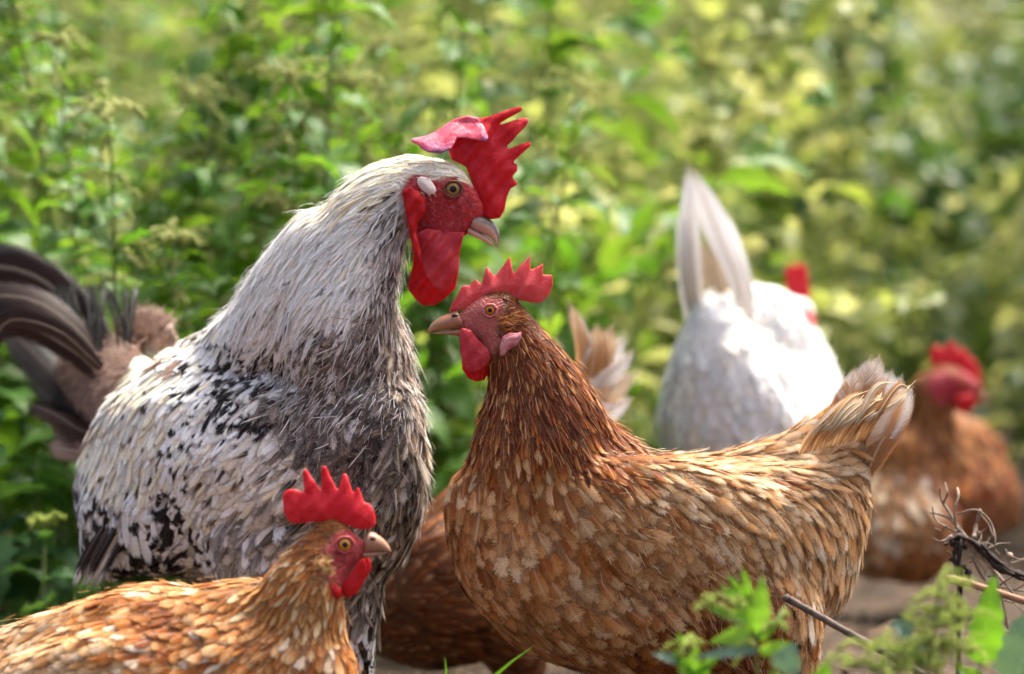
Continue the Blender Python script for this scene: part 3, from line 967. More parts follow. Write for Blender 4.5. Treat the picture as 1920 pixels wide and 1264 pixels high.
# --- a few plants one can pick out
HH = [.62, .74, .86, .95, .55, .68, .80]
for px, top, d, k, lb in ((192, 300, 4.03, 0, 'nettle stem with a pale flower head beside the rooster tail'), (303, 408, 4.0, 4, 'short nettle with pale flower tassels just above the rooster back'),
                          (165, 40, 4.25, 2, 'tall flowering nettle standing at the upper left'), (312, 165, 4.3, 5, 'nettle with curled leaves between rooster tail and neck'), (540, 200, 4.35, 1, 'nettle rising behind the rooster neck')):
    q = P(px, top, d)
    put(NEAR, NEAR_USED, k, q[0], q[1], q[2] / HH[k], lb, 'weed', 'nettles close behind the rooster'); spots.append((q[0], q[1]))
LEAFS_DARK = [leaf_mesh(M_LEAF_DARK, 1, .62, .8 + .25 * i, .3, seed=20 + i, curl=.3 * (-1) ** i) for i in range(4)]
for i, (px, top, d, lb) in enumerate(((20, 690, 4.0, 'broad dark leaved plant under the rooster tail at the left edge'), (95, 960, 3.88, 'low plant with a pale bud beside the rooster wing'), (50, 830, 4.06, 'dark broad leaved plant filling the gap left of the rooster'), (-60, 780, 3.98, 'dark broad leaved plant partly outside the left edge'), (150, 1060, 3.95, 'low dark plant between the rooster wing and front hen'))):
    q = P(px, top, d)
    st, lv, at, rs_ = plan_weed(400 + i, q[2], .115 if i != 1 else .075, .05, z0=.05)
    r = empty('broad_leaf_plant', (q[0], q[1], float(ground_h(q[0], q[1])) - .01), lb, 'weed', 'dark plants at the left edge')
    v, f = tube_data(st, np.linspace(.0036, .0015, len(st)), 6); link('stem', poly_mesh('stem', [(v, f)], (M_STEM,)), r)
    if i == 1: link('flower_bud', poly_mesh('flower_bud', tassel_parts(at(q[2]), rs_, 8, .02, 1.2), (M_TASSEL_FRESH,)), r)
    place_leaf_objects(r, lv, LEAFS_DARK, rs_)
# --- middle and far weeds, out of focus
MID = []
for i in range(8):
    H = [.75, .9, 1.05, 1.15, .65, .85, 1.0, 1.25][i]
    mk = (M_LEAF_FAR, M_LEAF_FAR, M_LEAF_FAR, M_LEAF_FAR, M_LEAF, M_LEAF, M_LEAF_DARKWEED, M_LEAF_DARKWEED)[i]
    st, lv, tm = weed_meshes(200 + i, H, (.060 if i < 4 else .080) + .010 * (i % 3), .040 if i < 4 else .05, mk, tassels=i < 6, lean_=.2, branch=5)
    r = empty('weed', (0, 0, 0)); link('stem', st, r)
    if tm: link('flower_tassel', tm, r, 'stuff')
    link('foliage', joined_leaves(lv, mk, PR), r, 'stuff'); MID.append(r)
MID_USED = [False] * len(MID)
cnt = 0
for tr in range(3200):
    d = 4.5 + 6.4 * PR.rand() ** 1.15; px = PR.uniform(-420, 2560)
    lim = 4.6 if px < 1080 else (5.7 if px < 1560 else 5.9)
    if d < lim or (px < 900 and d < 5.1): continue
    p = try_spot(px, d, .10 + .018 * (d - 4))
    if p is None: continue
    u = PR.rand()
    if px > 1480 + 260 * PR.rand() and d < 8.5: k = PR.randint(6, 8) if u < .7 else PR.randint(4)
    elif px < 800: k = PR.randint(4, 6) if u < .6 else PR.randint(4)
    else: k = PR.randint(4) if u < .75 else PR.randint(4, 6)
    lb = ('blurred pale flowering weed in the sunlit thicket behind the hens', 'blurred green weed in the thicket behind the rooster and hens', 'blurred dark broad-leaved weed at the right')[0 if k < 4 else (1 if k < 6 else 2)]
    gr = ('pale flowering weeds in the thicket', 'green weeds in the thicket', 'dark weeds at the right')[0 if k < 4 else (1 if k < 6 else 2)]
    put(MID, MID_USED, k, p[0], p[1], PR.uniform(.85, 1.25), lb, 'weed', gr); cnt += 1
    if cnt >= 350: break
print('mid weeds', cnt)

# --- the far thicket, one mass of leaves
def thicket():
    rs = np.random.RandomState(5); n = 42000
    d = rs.uniform(10.5, 15, n); px = rs.uniform(-500, 2420, n); z = rs.rand(n) ** .8 * 3.4
    cl = vnoise(px * .01 + z * 0, z * 3 + d, .9, 8)
    k = rs.rand(n) < .35 + .65 * (cl > .45)
    d, px, z = d[k], px[k], z[k]; n = len(d)
    base = CAM[None] + d[:, None] * FWD + ((px - 960) * S * d)[:, None] * RGT; base[:, 2] = z
    sz = rs.uniform(.05, .13, n)
    a = norm(rs.normal(0, 1, (n, 3)) + np.array((0, 0, -.3))); q = norm(np.cross(a, rs.normal(0, 1, (n, 3)))); nn = np.cross(a, q)
    v = np.stack([base, base + a * (sz * .5)[:, None] + q * (sz * .3)[:, None] + nn * (sz * .1)[:, None], base + a * sz[:, None], base + a * (sz * .5)[:, None] - q * (sz * .3)[:, None] + nn * (sz * .1)[:, None]], 1)
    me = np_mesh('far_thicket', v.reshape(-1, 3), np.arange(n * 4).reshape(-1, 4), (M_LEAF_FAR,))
    u = np.zeros((n, 4, 3)); u[:, :, 0] = (0, .5, 1, .5); u[:, :, 1] = (0, 1, 0, -1); u[..., 2] = rs.rand(n)[:, None]
    add_attr(me, 'luv', u.reshape(-1, 3))
    o = link('far_thicket', me, None, 'stuff'); o['label'] = 'far mass of sunlit bushes closing the background'; o['category'] = 'thicket'
thicket()
# ------------------------------------------------------------------ palettes (plumage colours)
pal('hen_body', (3, 'B67A44', 'D2A470', .5, .25, .75), (2, 'BE844C', 'DAB484', .5, .3, .75), (2, 'A96A36', 'C89660', .55, .3, .7), (0.5, 'C89660', 'E6CCA6', .4, .2, .8), (0.8, '96572A', 'BA8048', .6, .2, .7), dim=.9, soft=.25)
pal('hen_breast', (3, 'AE6C36', 'CC965C', .55, .3, .7), (2, 'B87A44', 'D8AC78', .5, .4, .75), (1.5, '9E5A2A', 'C08650', .55, .2, .7), (.5, 'C89862', 'E8CCA4', .35, .2, .8), dim=.9, soft=.25)
pal('hen_back', (3, 'BE8A54', 'DCBA90', .5, .2, .75), (2, 'C69660', 'E4CAA6', .5, .2, .75), (1.5, 'AC743E', 'D0A26C', .55, .2, .7), (.6, '9E6030', 'C48E58', .6, .2, .7), dim=.9, soft=.25)
pal('hen_fluff', (3, 'B88450', 'D4AC7C', .5, .15, .85), (2, 'A87240', 'CA9C66', .5, .1, .85), (1, 'CCA478', 'E8D4B6', .4, .1, .85), dim=.9, soft=.25)
pal('hen_neck', (4, '6E3314', '96521F', .7, .2, .45), (2, '7C3C17', 'B87838', .55, .7, .45), (2, '5C2A12', '7E421C', .7, .1, .45), (.8, '8E4C1E', 'CE9A5A', .5, .9, .5), dim=.9, soft=.25)
pal('hen_neckend', (3, '8A4A20', 'B57638', .6, .3, .5), (2, '7A3C18', 'A3622C', .6, .2, .5), (1.2, 'B0743C', 'DCB684', .45, .3, .55), dim=.9, soft=.25)
pal('hen_head', (3, '6A3216', '84461E', .7, 0, .4), (2, '7C421E', '9A5C2C', .7, 0, .4), dim=.9, soft=.25)
pal('hen_dark', (3, '8E5022', 'AE6E36', .6, .1, .6), (2, '7A4019', '9E5E2A', .6, .1, .6), dim=.9, soft=.25)
pal('hen_pale', (1, 'D8B48A', 'EDDCC0', .6, .2, .6), (1, 'C89A68', 'E8CFAA', .7, .2, .6), dim=.9, soft=.25)
pal('hen_tail', (2, 'B4825A', 'E6D6C0', .78, .5, .35), (2, 'C2946A', 'F0E6D8', .8, .5, .35))
pal('hen_tail_white', (1, 'DCC4AC', 'F4F0EA', .3, .6, .3))
pal('fur_tan', (1, 'C9A077', 'E8D2B2', .5, 0, 0), (1, 'DCC09A', 'F2E6D2', .5, 0, 0))
pal('fur_rust', (1, '8A4C20', 'B87C44', .5, 0, 0), (1, 'B67A44', 'DDB584', .5, 0, 0))

pal('ro_cream', (3, 'F0E4C8', 'F8F1DE', .5, .3, .5), (2, 'E0CEA6', 'F0E4C8', .5, .3, .5), (1.5, 'F2EAD6', 'F8F3E6', .5, .3, .5))
pal('ro_hackle', (6, 'F3EEE4', 'FCFAF4', .5, .35, .5), (2, 'E2DED4', 'F8F5EE', .45, .5, .5), (.8, '8A8482', 'ECEAE8', .3, .4, .5), (.45, '46403E', 'E2E0DE', .4, .4, .5))
pal('ro_hackledark', (2, '6A625E', 'CFCBC8', .5, .8, .5), (2, '4A4340', '8C847E', .6, .8, .5), (2, 'B5B0AC', 'E2DFDC', .5, .6, .5))
pal('ro_grey', (4, '5E534D', '7A6E67', .55, .3, .95), (3, '4E4540', '6A5F59', .55, .2, .95), (1, '83776F', 'A59A92', .5, .5, .9), (.5, 'A9A29C', 'DAD6D2', .4, .9, .8), (1, '332B28', '4C413C', .5, .1, .9))
pal('ro_tan', (3, '7E6A5A', 'A8937E', .6, .6, .7), (2, '6A584A', '94806E', .6, .6, .7), (1, 'A8927C', 'D8C8B4', .5, .7, .7))
pal('ro_belly', (3, '6E6254', '8E8272', .6, .6, .55), (2, '847868', 'AEA394', .5, .8, .55), (1.5, '2C2622', '54483E', .6, .4, .5), (1, 'A69C8C', 'D6CFC2', .5, .8, .55))
pal('ro_speck', (4, 'F0EEEA', 'F8F6F4', .6, .2, .5), (1.6, 'EEECE8', '1E1816', .68, .1, .45), (1.6, '1E1816', 'F0EEEA', .66, .1, .45), (1, 'F0E8D8', 'F4EAD4', .5, .2, .5))
pal('ro_speckdark', (2.4, '241D1B', '2E2624', .6, .1, .5), (2.4, '221B19', 'EAE8E6', .68, .1, .5), (1.8, 'E6E4E2', 'F6F4F2', .5, .2, .5), (.8, '5A504C', 'A8A09C', .6, .3, .6))
pal('ro_white', (4, 'F0EADC', 'F8F5EE', .5, .25, .6), (3.4, 'E9DABA', 'F5EBD2', .5, .25, .6), (1.1, 'E4DED0', '4A403A', .72, .1, .4), (.6, '4A423E', 'E8E2D6', .5, .1, .4))
pal('ro_bw', (3, 'F0EEEA', 'F6F4F2', .6, .3, .35), (2.4, 'EFECE6', '231C1A', .66, .1, .35), (1.6, '231C1A', '2E2624', .6, .1, .4), (1, '2A2220', 'EEEAE4', .7, .1, .35))
pal('ro_black', (3, '2A2220', '1E1816', .6, .1, .4), (1.6, '2A2220', 'DAD6CE', .7, .1, .4), (1, 'D8D4CA', '2A2220', .5, .1, .4))
pal('ro_side', (3.5, 'DEDAD2', 'F2EEE6', .5, .6, .6), (1.4, '9A928A', 'E0DAD2', .4, .6, .6), (2.5, 'EADFC8', 'F6EEDC', .5, .6, .6), (.8, '4A423E', 'A8A098', .6, .5, .6))
pal('ro_under', (2, 'A49A90', 'C2BAB0', .5, .7, .7), (2, '7A7068', '9A9088', .6, .6, .7), (1, 'D0CAC2', 'E6E2DC', .5, .5, .6))
pal('fur_white', (2, 'E8E6E2', 'F6F4F2', .4, 0, 0), (1, 'B8B2AC', 'ECEAE6', .4, 0, 0))
pal('fur_grey', (2, '7A6E66', 'B8AEA4', .5, 0, 0), (1, '9E948A', 'E6E2DC', .3, 0, 0))
pal('fur_tailfluff', (2, '96796A', 'B89E8E', .5, 0, 0), (1, '80665A', 'A68C7E', .5, 0, 0))
pal('ro_fluff', (2, '94786A', 'AC9080', .5, .1, .9), (1, '7A6256', '967E70', .6, .1, .9))
pal('ro_tail', (2, '3A241A', '2C1C16', .6, .15, .2), (2, '2C1E1A', '22191A', .6, .15, .2))
pal('ro_tailblack', (1, '1C1C22', '26262E', .6, .15, .2), (1, '181416', '201C1E', .6, .1, .25))
pal('ro_wisp', (1, '151516', '222222', .5, .1, 1.0))

pal('fh_neck', (3, 'B5702E', 'D9A868', .55, .5, .5), (2, 'A15C22', 'C88B48', .6, .3, .5), (1, 'D2A062', 'EED6AC', .4, .5, .5), dim=.9, soft=.25)
pal('fh_body', (3, 'B0672C', 'CE965A', .55, .3, .5), (2, 'C07C3E', 'E0B885', .5, .3, .5), (1.5, '96521F', 'BA7A40', .6, .2, .5), (.7, 'DCB68A', 'F0DCC0', .3, .1, .5), dim=.9, soft=.25)
pal('fh_pale', (2, 'C4905C', 'DCB68A', .5, .3, .7), (2, 'CEA476', 'E6CCAA', .5, .3, .7), (1, 'B27C48', 'D2A874', .6, .2, .7), dim=.9, soft=.25)
pal('fh_dark', (1, '7A3E18', '9E5C28', .6, .2, .5), (1, '8E4E20', 'B0702F', .6, .2, .5), dim=.9, soft=.25)
pal('fh_head', (2, '8A4E22', 'A86C34', .6, 0, .4), (1, '6E3A1A', '8A5026', .6, 0, .4), dim=.9, soft=.25)
pal('white', (3, 'F0F0EE', 'F6F6F4', .5, .2, .5), (2, 'EAE8E2', 'F2EEE6', .5, .2, .5))
pal('tuft_white', (2, 'E4D8D0', 'F4EEEA', .4, 0, 0), (1, 'D2BEB4', 'EEE6E0', .4, 0, 0))
pal('tuft_brown', (2, '8A5028', 'B07A4A', .5, 0, 0), (1, 'A8703C', 'C89C6C', .5, 0, 0))
pal('tuft_tan', (2, 'A07A48', 'BE9A66', .5, 0, 0), (1, '8A6236', 'AC8450', .5, 0, 0))
pal('white_tail_shade', (1, '8A7460', 'A8947E', .5, .4, .3))  # inner tail quills: shadow inside the folded tail put into their colour
pal('white_tail', (1, 'ECE8E2', 'F6F4F0', .5, .3, .15))
pal('bh', (3, '7E4A2A', 'A06A44', .55, .2, .5), (2, '6A3A20', '8C5634', .6, .2, .5), (1, '98603A', 'C29878', .5, .2, .5), dim=.8, soft=.2)
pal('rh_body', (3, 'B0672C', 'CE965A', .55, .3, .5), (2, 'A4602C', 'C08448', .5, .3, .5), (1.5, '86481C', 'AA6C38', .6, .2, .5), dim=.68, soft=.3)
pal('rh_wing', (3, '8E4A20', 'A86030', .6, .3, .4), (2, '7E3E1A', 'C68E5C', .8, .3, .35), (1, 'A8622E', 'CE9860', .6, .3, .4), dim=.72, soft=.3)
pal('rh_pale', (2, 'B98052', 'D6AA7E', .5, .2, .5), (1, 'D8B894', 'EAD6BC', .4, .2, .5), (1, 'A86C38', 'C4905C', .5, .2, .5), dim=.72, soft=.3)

ZH = lambda pts: zt(780, 450, 2.81, pts)        # measured on an enlargement of the standing hen's head
ZR = lambda pts: zt(700, 160, 2.872, pts)       # the rooster's head
ZF = lambda pts: zt(480, 840, 3.95, pts)        # the hen in front

# ------------------------------------------------------------------ rooster
def rooster():
    hd = 3.44
    lat = norm(np.array((0.5, 0.87, 0)))
    b = Bird('rooster', 'large white and grey speckled rooster with red comb and long red wattles', tuple(P(520, 900, 3.56) * np.array((1, 1, 0))), lat)
    b.hlat = norm(np.array((0.06, 1, 0)))
    face = ZR([(185, 500), (245, 465), (330, 500), (390, 495), (460, 480), (530, 540), (600, 560), (700, 690), (700, 860), (450, 900), (270, 900), (215, 900), (185, 760), (150, 570)])
    b.body([
        [(640, 800, 3.50, 150, .85), (600, 850, 3.52, 195, .85), (520, 860, 3.55, 228, .85), (400, 865, 3.60, 232, .82), (300, 900, 3.64, 165, .85), (225, 940, 3.68, 92, .9)],
        [(690, 800, 3.47, 112, .9), (715, 900, 3.47, 92, .9), (690, 985, 3.49, 92, .9), (640, 1060, 3.51, 80, .9)],
        [(520, 1000, 3.53, 160, .85), (600, 1010, 3.52, 150, .85)],
        [(600, 470, 3.47, 84, .75), (565, 560, 3.49, 110, .8), (510, 640, 3.52, 105, .85), (440, 690, 3.56, 95, .85), (350, 740, 3.62, 95, .85)],
        [(330, 940, 3.57, 140, .7), (250, 960, 3.59, 120, .6), (205, 1030, 3.61, 62, .5)],
        [(640, 800, 3.50, 150, .85), (650, 700, 3.49, 132, .85), (630, 600, 3.47, 122, .82), (655, 500, 3.46, 104, .78), (700, 400, 3.45, 84, .72), (765, 350, hd, 62, .62), (830, 352, hd, 54, .56)],
        [(790, 355, hd, 62, .6), (830, 360, hd, 60, .55), (868, 385, hd, 42, .5), (890, 400, hd, 26, .5)],
        [(800, 400, hd, 50, .5), (815, 435, hd, 44, .45)],
        [(840, 400, hd, 46, .5), (868, 425, hd, 24, .5)],
        [(655, 1080, 3.50, 70, .85), (668, 1180, 3.50, 45, .9), (672, 1290, 3.50, 26, 1)],
        [(520, 1080, 3.62, 80, .85), (545, 1200, 3.62, 45, .9), (560, 1290, 3.62, 26, 1)],
        [(330, 770, 3.70, 80, .8), (240, 735, 3.77, 72, .7), (175, 700, 3.82, 56, .6)],
        [(300, 640, 3.80, 34, .8), (265, 625, 3.82, 30, .8)],
    ], '6E625C', [(face, 'A8242C')], voxel=0.0045, sm=8)
    g = [
        (770, 305, 178, 51.52, 7.8, 0.055, 'ro_cream'), (850, 300, 185, 29.12, 4.68, 0.066, 'ro_cream'), (690, 305, 188, 67.2, 8.58, 0.066, 'ro_cream'), (620, 350, 212, 78.4, 9.36, 0.066, 'ro_cream'),
        (700, 350, 205, 69.44, 8.58, 0.066, 'ro_cream'), (745, 400, 235, 40.32, 6.24, .16, 'ro_hackledark'), (660, 410, 218, 78.4, 8.58, 0.066, 'ro_hackle'), (560, 430, 232, 85.12, 9.36, 0.066, 'ro_hackle'),
        (510, 510, 236, 89.6, 10.14, 0.066, 'ro_hackle'), (600, 500, 232, 82.88, 9.36, 0.0715, 'ro_hackle'), (690, 480, 240, 51.52, 7.02, 0.099, 'ro_hackle'), (745, 480, 250, 33.6, 6.24, .22, 'ro_hackledark'),
        (720, 540, 248, 42.56, 8.58, .22, 'ro_hackledark'), (650, 570, 235, 62.72, 8.58, 0.088, 'ro_hackle'), (560, 570, 232, 85.12, 9.36, 0.0715, 'ro_hackle'), (460, 570, 228, 78.4, 10.14, 0.0715, 'ro_hackle'), (480, 620, 228, 67.2, 10.14, 0.0715, 'ro_hackle'),
        (590, 640, 232, 60.48, 10.92, .16, 'ro_hackledark'), (745, 590, 262, 41.4, 14.391, 0.21, 'ro_tan'),
        (600, 690, 234, 52.9, 32, .13, 'ro_grey'), (585, 820, 228, 52, 32, .13, 'ro_grey'), (700, 850, 245, 52, 32, .14, 'ro_grey'), (650, 780, 238, 52, 34, .13, 'ro_grey'), (680, 650, 240, 52.9, 29.889, 0.144, 'ro_grey'), (770, 680, 268, 46, 17.712, 0.225, 'ro_tan'), (800, 780, 268, 50.6, 19.926, 0.195, 'ro_tan'), (720, 760, 245, 55.2, 32.8779, 0.144, 'ro_grey'),
        (620, 740, 232, 52.9, 32.8779, 0.132, 'ro_grey'), (560, 760, 228, 52.9, 32.8779, 0.12, 'ro_grey'), (640, 840, 235, 59.8, 35.8668, 0.12, 'ro_grey'), (760, 860, 255, 64.4, 18.04, .2, 'ro_belly'),
        (790, 960, 262, 62.1, 16.4, .18, 'ro_belly'), (720, 960, 250, 69, 19.68, .16, 'ro_belly'), (740, 1060, 245, 64.4, 16.4, .14, 'ro_belly'), (680, 1100, 255, 57.5, 14.76, .14, 'ro_belly'), (670, 1220, 262, 40, 16.8, 0.096, 'ro_bw'),
        (410, 620, 222, 50.6, 19.68, 0.084, 'ro_speck'), (350, 630, 215, 50.6, 21.402, 0.084, 'ro_white'), (450, 690, 222, 43.7, 20.664, 0.09, 'ro_speckdark'), (520, 680, 226, 48.3, 20.664, 0.096, 'ro_speckdark'), (390, 720, 226, 46, 19.68, 0.078, 'ro_speck'),
        (480, 770, 225, 46, 21.648, 0.096, 'ro_speckdark'), (400, 790, 230, 48.3, 19.68, 0.072, 'ro_speck'), (290, 690, 222, 57.5, 20.213, 0.072, 'ro_white'), (240, 770, 238, 66.7, 19.024, 0.072, 'ro_white'), (300, 790, 235, 66.7, 19.024, 0.072, 'ro_white'),
        (190, 830, 246, 66.7, 19.024, 0.072, 'ro_white'), (260, 870, 243, 69, 20.213, 0.072, 'ro_white'), (340, 860, 234, 57.5, 19.68, 0.072, 'ro_speck'), (410, 860, 224, 58.24, 16.848, 0.084, 'ro_side'), (490, 850, 215, 69.44, 13.104, 0.096, 'ro_side'),
        (560, 880, 220, 67.2, 14.04, 0.108, 'ro_side'), (470, 920, 218, 73.92, 14.04, 0.096, 'ro_side'), (390, 930, 226, 60.48, 18.72, 0.084, 'ro_side'), (330, 940, 232, 46, 28.8, 0.078, 'ro_bw'),
        (250, 960, 250, 64, 31.2, 0.072, 'ro_bw'), (170, 940, 258, 60, 21.6, 0.072, 'ro_bw'), (150, 1030, 262, 60, 21.6, 0.06, 'ro_bw'), (200, 1040, 255, 60, 31.2, 0.06, 'ro_bw'), (270, 1030, 238, 50, 24, .12, 'ro_black'), (330, 1010, 230, 42, 26.4, 0.072, 'ro_bw'), (190, 1085, 255, 60, 26, .1, 'ro_black'),
        (440, 990, 240, 46, 30, .2, 'ro_under'), (520, 960, 238, 60, 34, .18, 'ro_under'), (590, 960, 236, 69, 21.32, .18, 'ro_belly'), (450, 1080, 250, 44, 28, .2, 'ro_under'), (590, 1080, 250, 52.9, 19.68, .18, 'ro_belly'),
        (205, 655, 130, 46, 22, .3, 'ro_fluff'), (150, 700, 190, 46, 22, .3, 'ro_fluff'), (130, 790, 240, 46, 22, .3, 'ro_fluff'), (270, 610, 70, 40, 22, .3, 'ro_fluff'), (300, 640, 60, 40, 22, .3, 'ro_fluff'), (320, 620, 60, 40, 22, .3, 'ro_fluff'),
    ]
    parts = {'*': 'body_feathers', 'ro_cream': 'neck_hackle', 'ro_hackle': 'neck_hackle', 'ro_hackledark': 'neck_hackle', 'ro_bw': 'wing_feathers', 'ro_black': 'wing_feathers', 'ro_fluff': 'tail_fluff', 'ro_grey': 'breast_feathers', 'ro_tan': 'breast_feathers', 'ro_belly': 'breast_feathers'}
    b.plumage(g, parts, dens=0.33, seed=5, jit=14, szvar=.25, tint=.92, ruffle={'ro_grey': 2.2, 'ro_tan': 2.2, 'ro_belly': 1.5, 'ro_under': 1.6, 'ro_hackle': .8, 'ro_cream': .7})
    b.strands('loose_white_barbs', [(430, 560), (640, 320), (760, 340), (770, 560), (830, 800), (560, 800), (420, 640)], g, 3200, 30, 1.3, 'fur_white', 0.25, 3, 12)
    b.strands('breast_down', [(560, 640), (750, 560), (840, 700), (830, 960), (620, 960), (480, 780)], g, 4500, 17, 1.2, 'fur_grey', 0.55, 4, 50)
    b.strands('tail_down', [(110, 620), (235, 575), (330, 585), (245, 690), (165, 800), (100, 860)], g, 9000, 34, 1.5, 'fur_tailfluff', 1.0, 6, 40)
    b.strands('pin_feathers', [(560, 600), (740, 560), (820, 760), (780, 960), (560, 900), (450, 720)], g, 170, 46, 2.6, 'tuft_white', .22, 16, 30)
    # comb: upright blade with long forward teeth, the rear of it flopped over as a pale flap
    main = ZR([(575, 700), (630, 722), (682, 715), (708, 668), (720, 600), (742, 553), (772, 540), (772, 518), (748, 510), (755, 482), (776, 460), (776, 425), (752, 428), (757, 408), (850, 322), (843, 306), (722, 346), (716, 332),
               (834, 202), (834, 180), (795, 176), (684, 214), (672, 208), (800, 136), (800, 116), (765, 118), (640, 164), (565, 178), (500, 200), (430, 260), (400, 340), (420, 400), (500, 440), (530, 520), (545, 600)])
    b_ = blade('comb', b.root, main, hd, M_COMB_ROOSTER, 0.0065, .38, 30, .0009, 4, wob=.0018, seed=2)
    flap = ZR([(203, 292), (240, 285), (290, 275), (345, 245), (400, 205), (440, 180), (510, 164), (565, 176), (598, 225), (622, 288), (606, 308), (560, 300), (500, 288), (450, 288), (438, 320), (420, 348), (365, 374), (300, 368), (262, 350), (243, 326), (212, 312)])
    def fb(px, py): return -0.020 + 0.018 * np.clip((285 - py) / 55, -0.4, 1) ** 1 * np.where(py < 285, 1, .4)
    blade('comb_flap', b.root, flap, hd, M_FLAP, 0.0036, .5, 10, .0008, 4, bend=fb, wob=.0010, seed=4,
          patch=lambda px, py: np.clip((py - 262) / 22, 0, 1) * np.clip((862 - px) / 20, 0, 1) * np.clip((px - 785) / 12, 0, 1) + np.clip((px - 898) / 12, 0, 1) * np.clip((py - 252) / 10, 0, 1))
    far = ZR([(215, 890), (260, 830), (380, 830), (465, 900), (462, 980), (442, 1095), (385, 1150), (330, 1186), (265, 1186), (225, 1150), (188, 1100), (192, 1050), (214, 960)])
    blade('wattle', b.root, far, hd + .012, M_WATTLE, 0.004, .5, 16, .0009, 5, wob=.0016, seed=1)
    near = ZR([(225, 800), (290, 770), (400, 790), (490, 790), (482, 830), (466, 900), (455, 990), (415, 1075), (370, 1112), (315, 1075), (275, 1000), (260, 920), (235, 860)])
    blade('wattle', b.root, near, hd - .012, M_WATTLE_FACE, 0.0045, .45, 20, .0009, 5, wob=.0022, seed=5)
    ear = ZR([(156, 565), (200, 545), (250, 575), (280, 610), (282, 680), (240, 740), (232, 800), (252, 880), (262, 960), (236, 940), (210, 880), (195, 780), (168, 650)])
    blade('ear_lobe', b.root, ear, hd - .021, M_WATTLE, 0.0055, .35, 12, .0009, 5, wob=.0022, seed=9)
    blade('ear_tuft', b.root, zt(700, 160, 2.872, [(286 + 50 * math.cos(a) + 10 * math.sin(a), 540 + 46 * math.sin(a) + 16 * math.cos(a)) for a in np.linspace(0, 6.28, 21)[:-1]]), hd - .0215, M_TUFT, 0.005, .2, 16, .001, 4)
    b.strands('ear_tuft_down', ZR([(240, 505), (300, 490), (340, 540), (320, 590), (270, 585), (235, 550)]), [(800, 345, -35, 1, 1, 1)], 60, 10, 1.6, 'tuft_white', .2, 13, 18)
    # face folds in front of the ear, under the eye
    b.eye(*ZR([(430, 560)])[0], hd - .0175, 14.5, M_EYE_ROOSTER, M_LID_DARK, lid=1.24)
    b.eye(*ZR([(430, 560)])[0], hd + .0175, 14.5, M_EYE_ROOSTER, M_LID_DARK, side=1, lid=1.24)
    b.beak('upper_beak', [ZR([(560, 690)])[0] + ZR([(520, 770)])[0], ZR([(610, 712)])[0] + ZR([(560, 790)])[0], ZR([(655, 745)])[0] + ZR([(620, 815)])[0], ZR([(680, 800)])[0] + ZR([(655, 850)])[0], ZR([(668, 872)])[0] + ZR([(660, 874)])[0]], [22, 20, 15, 9, 1], M_BEAK_ROOSTER, hd)
    b.beak('lower_beak', [ZR([(520, 762)])[0] + ZR([(505, 800)])[0], ZR([(570, 790)])[0] + ZR([(555, 822)])[0], ZR([(620, 822)])[0] + ZR([(612, 850)])[0], ZR([(655, 866)])[0] + ZR([(650, 868)])[0]], [17, 14, 10, 2], M_BEAK_ROOSTER_LOW, hd)
    b.leg(672, 1270, 3.50, fwd=(.87, -.5, 0), r=.0075); b.leg(560, 1270, 3.62, fwd=(.87, -.5, 0), r=.0075)
    # tail: dark drooping sickles leaving the frame on the left
    T = [([(225, 700, 3.78), (170, 590, 3.82), (80, 505, 3.86), (-40, 470, 3.90), (-200, 520, 3.94)], 40, 'ro_tailblack'),
         ([(220, 715, 3.77), (160, 600, 3.79), (60, 515, 3.80), (-60, 505, 3.82), (-200, 580, 3.84)], 46, 'ro_tail'),
         ([(215, 720, 3.76), (150, 625, 3.76), (50, 560, 3.77), (-80, 570, 3.79), (-200, 660, 3.82)], 44, 'ro_tail'),
         ([(215, 730, 3.75), (140, 660, 3.75), (40, 610, 3.75), (-40, 640, 3.75), (-60, 740, 3.75)], 34, 'ro_tail'),
         ([(225, 800, 3.79), (160, 790, 3.82), (100, 720, 3.85), (50, 640, 3.87), (10, 560, 3.89)], 56, 'ro_tailblack'),
         ([(225, 760, 3.80), (150, 720, 3.84), (70, 640, 3.88), (10, 560, 3.92), (-40, 480, 3.96)], 56, 'ro_tailblack'),
         ([(220, 790, 3.78), (150, 760, 3.80), (80, 680, 3.83), (20, 620, 3.85), (-40, 560, 3.87)], 50, 'ro_tailblack'),
         ([(190, 690, 3.74), (110, 620, 3.72), (20, 600, 3.72), (-10, 650, 3.72), (10, 700, 3.72)], 24, 'ro_tail'),
         ([(210, 810, 3.76), (160, 810, 3.77), (110, 780, 3.79), (70, 762, 3.81), (48, 756, 3.83)], 34, 'ro_tail'),
         ([(190, 835, 3.76), (150, 845, 3.77), (110, 840, 3.79), (85, 830, 3.80)], 28, 'ro_fluff'),
         ([(200, 820, 3.765), (155, 828, 3.775), (120, 810, 3.79), (90, 795, 3.80)], 26, 'ro_fluff')]
    for i, (pts, hw, pn) in enumerate(T): b.quill(pts, hw, pn, nrm=(0.25, -1, .25), seed=i * 3, roll=(-1) ** i * .3, shaft=.6, fray=.3, dens=2.4)
    rr = random.Random(4)
    for i in range(22):
        x = 100 + rr.uniform(0, 120); a = rr.uniform(-.7, .5)
        b.quill([(x + 30, 660, 3.76), (x + 30 + 16 * a, 600, 3.77), (x + 24 + 50 * a, 545, 3.79), (x + 18 + 100 * a, 470 + rr.uniform(-10, 90), 3.82)], rr.uniform(5, 16), 'ro_wisp', seed=40 + i, dens=2.0, shaft=0, name='wispy_tail_feather')
    # long pale quills at the end of the folded wing
    for i in range(5):
        b.quill([(240 - i * 12, 990, 3.555), (205 - i * 12, 1050, 3.56), (170 - i * 9, 1110, 3.575)], 13, 'ro_side' if i % 2 else 'ro_bw', name='wing_quill', seed=60 + i, nrm=(-.4, -1, .2))
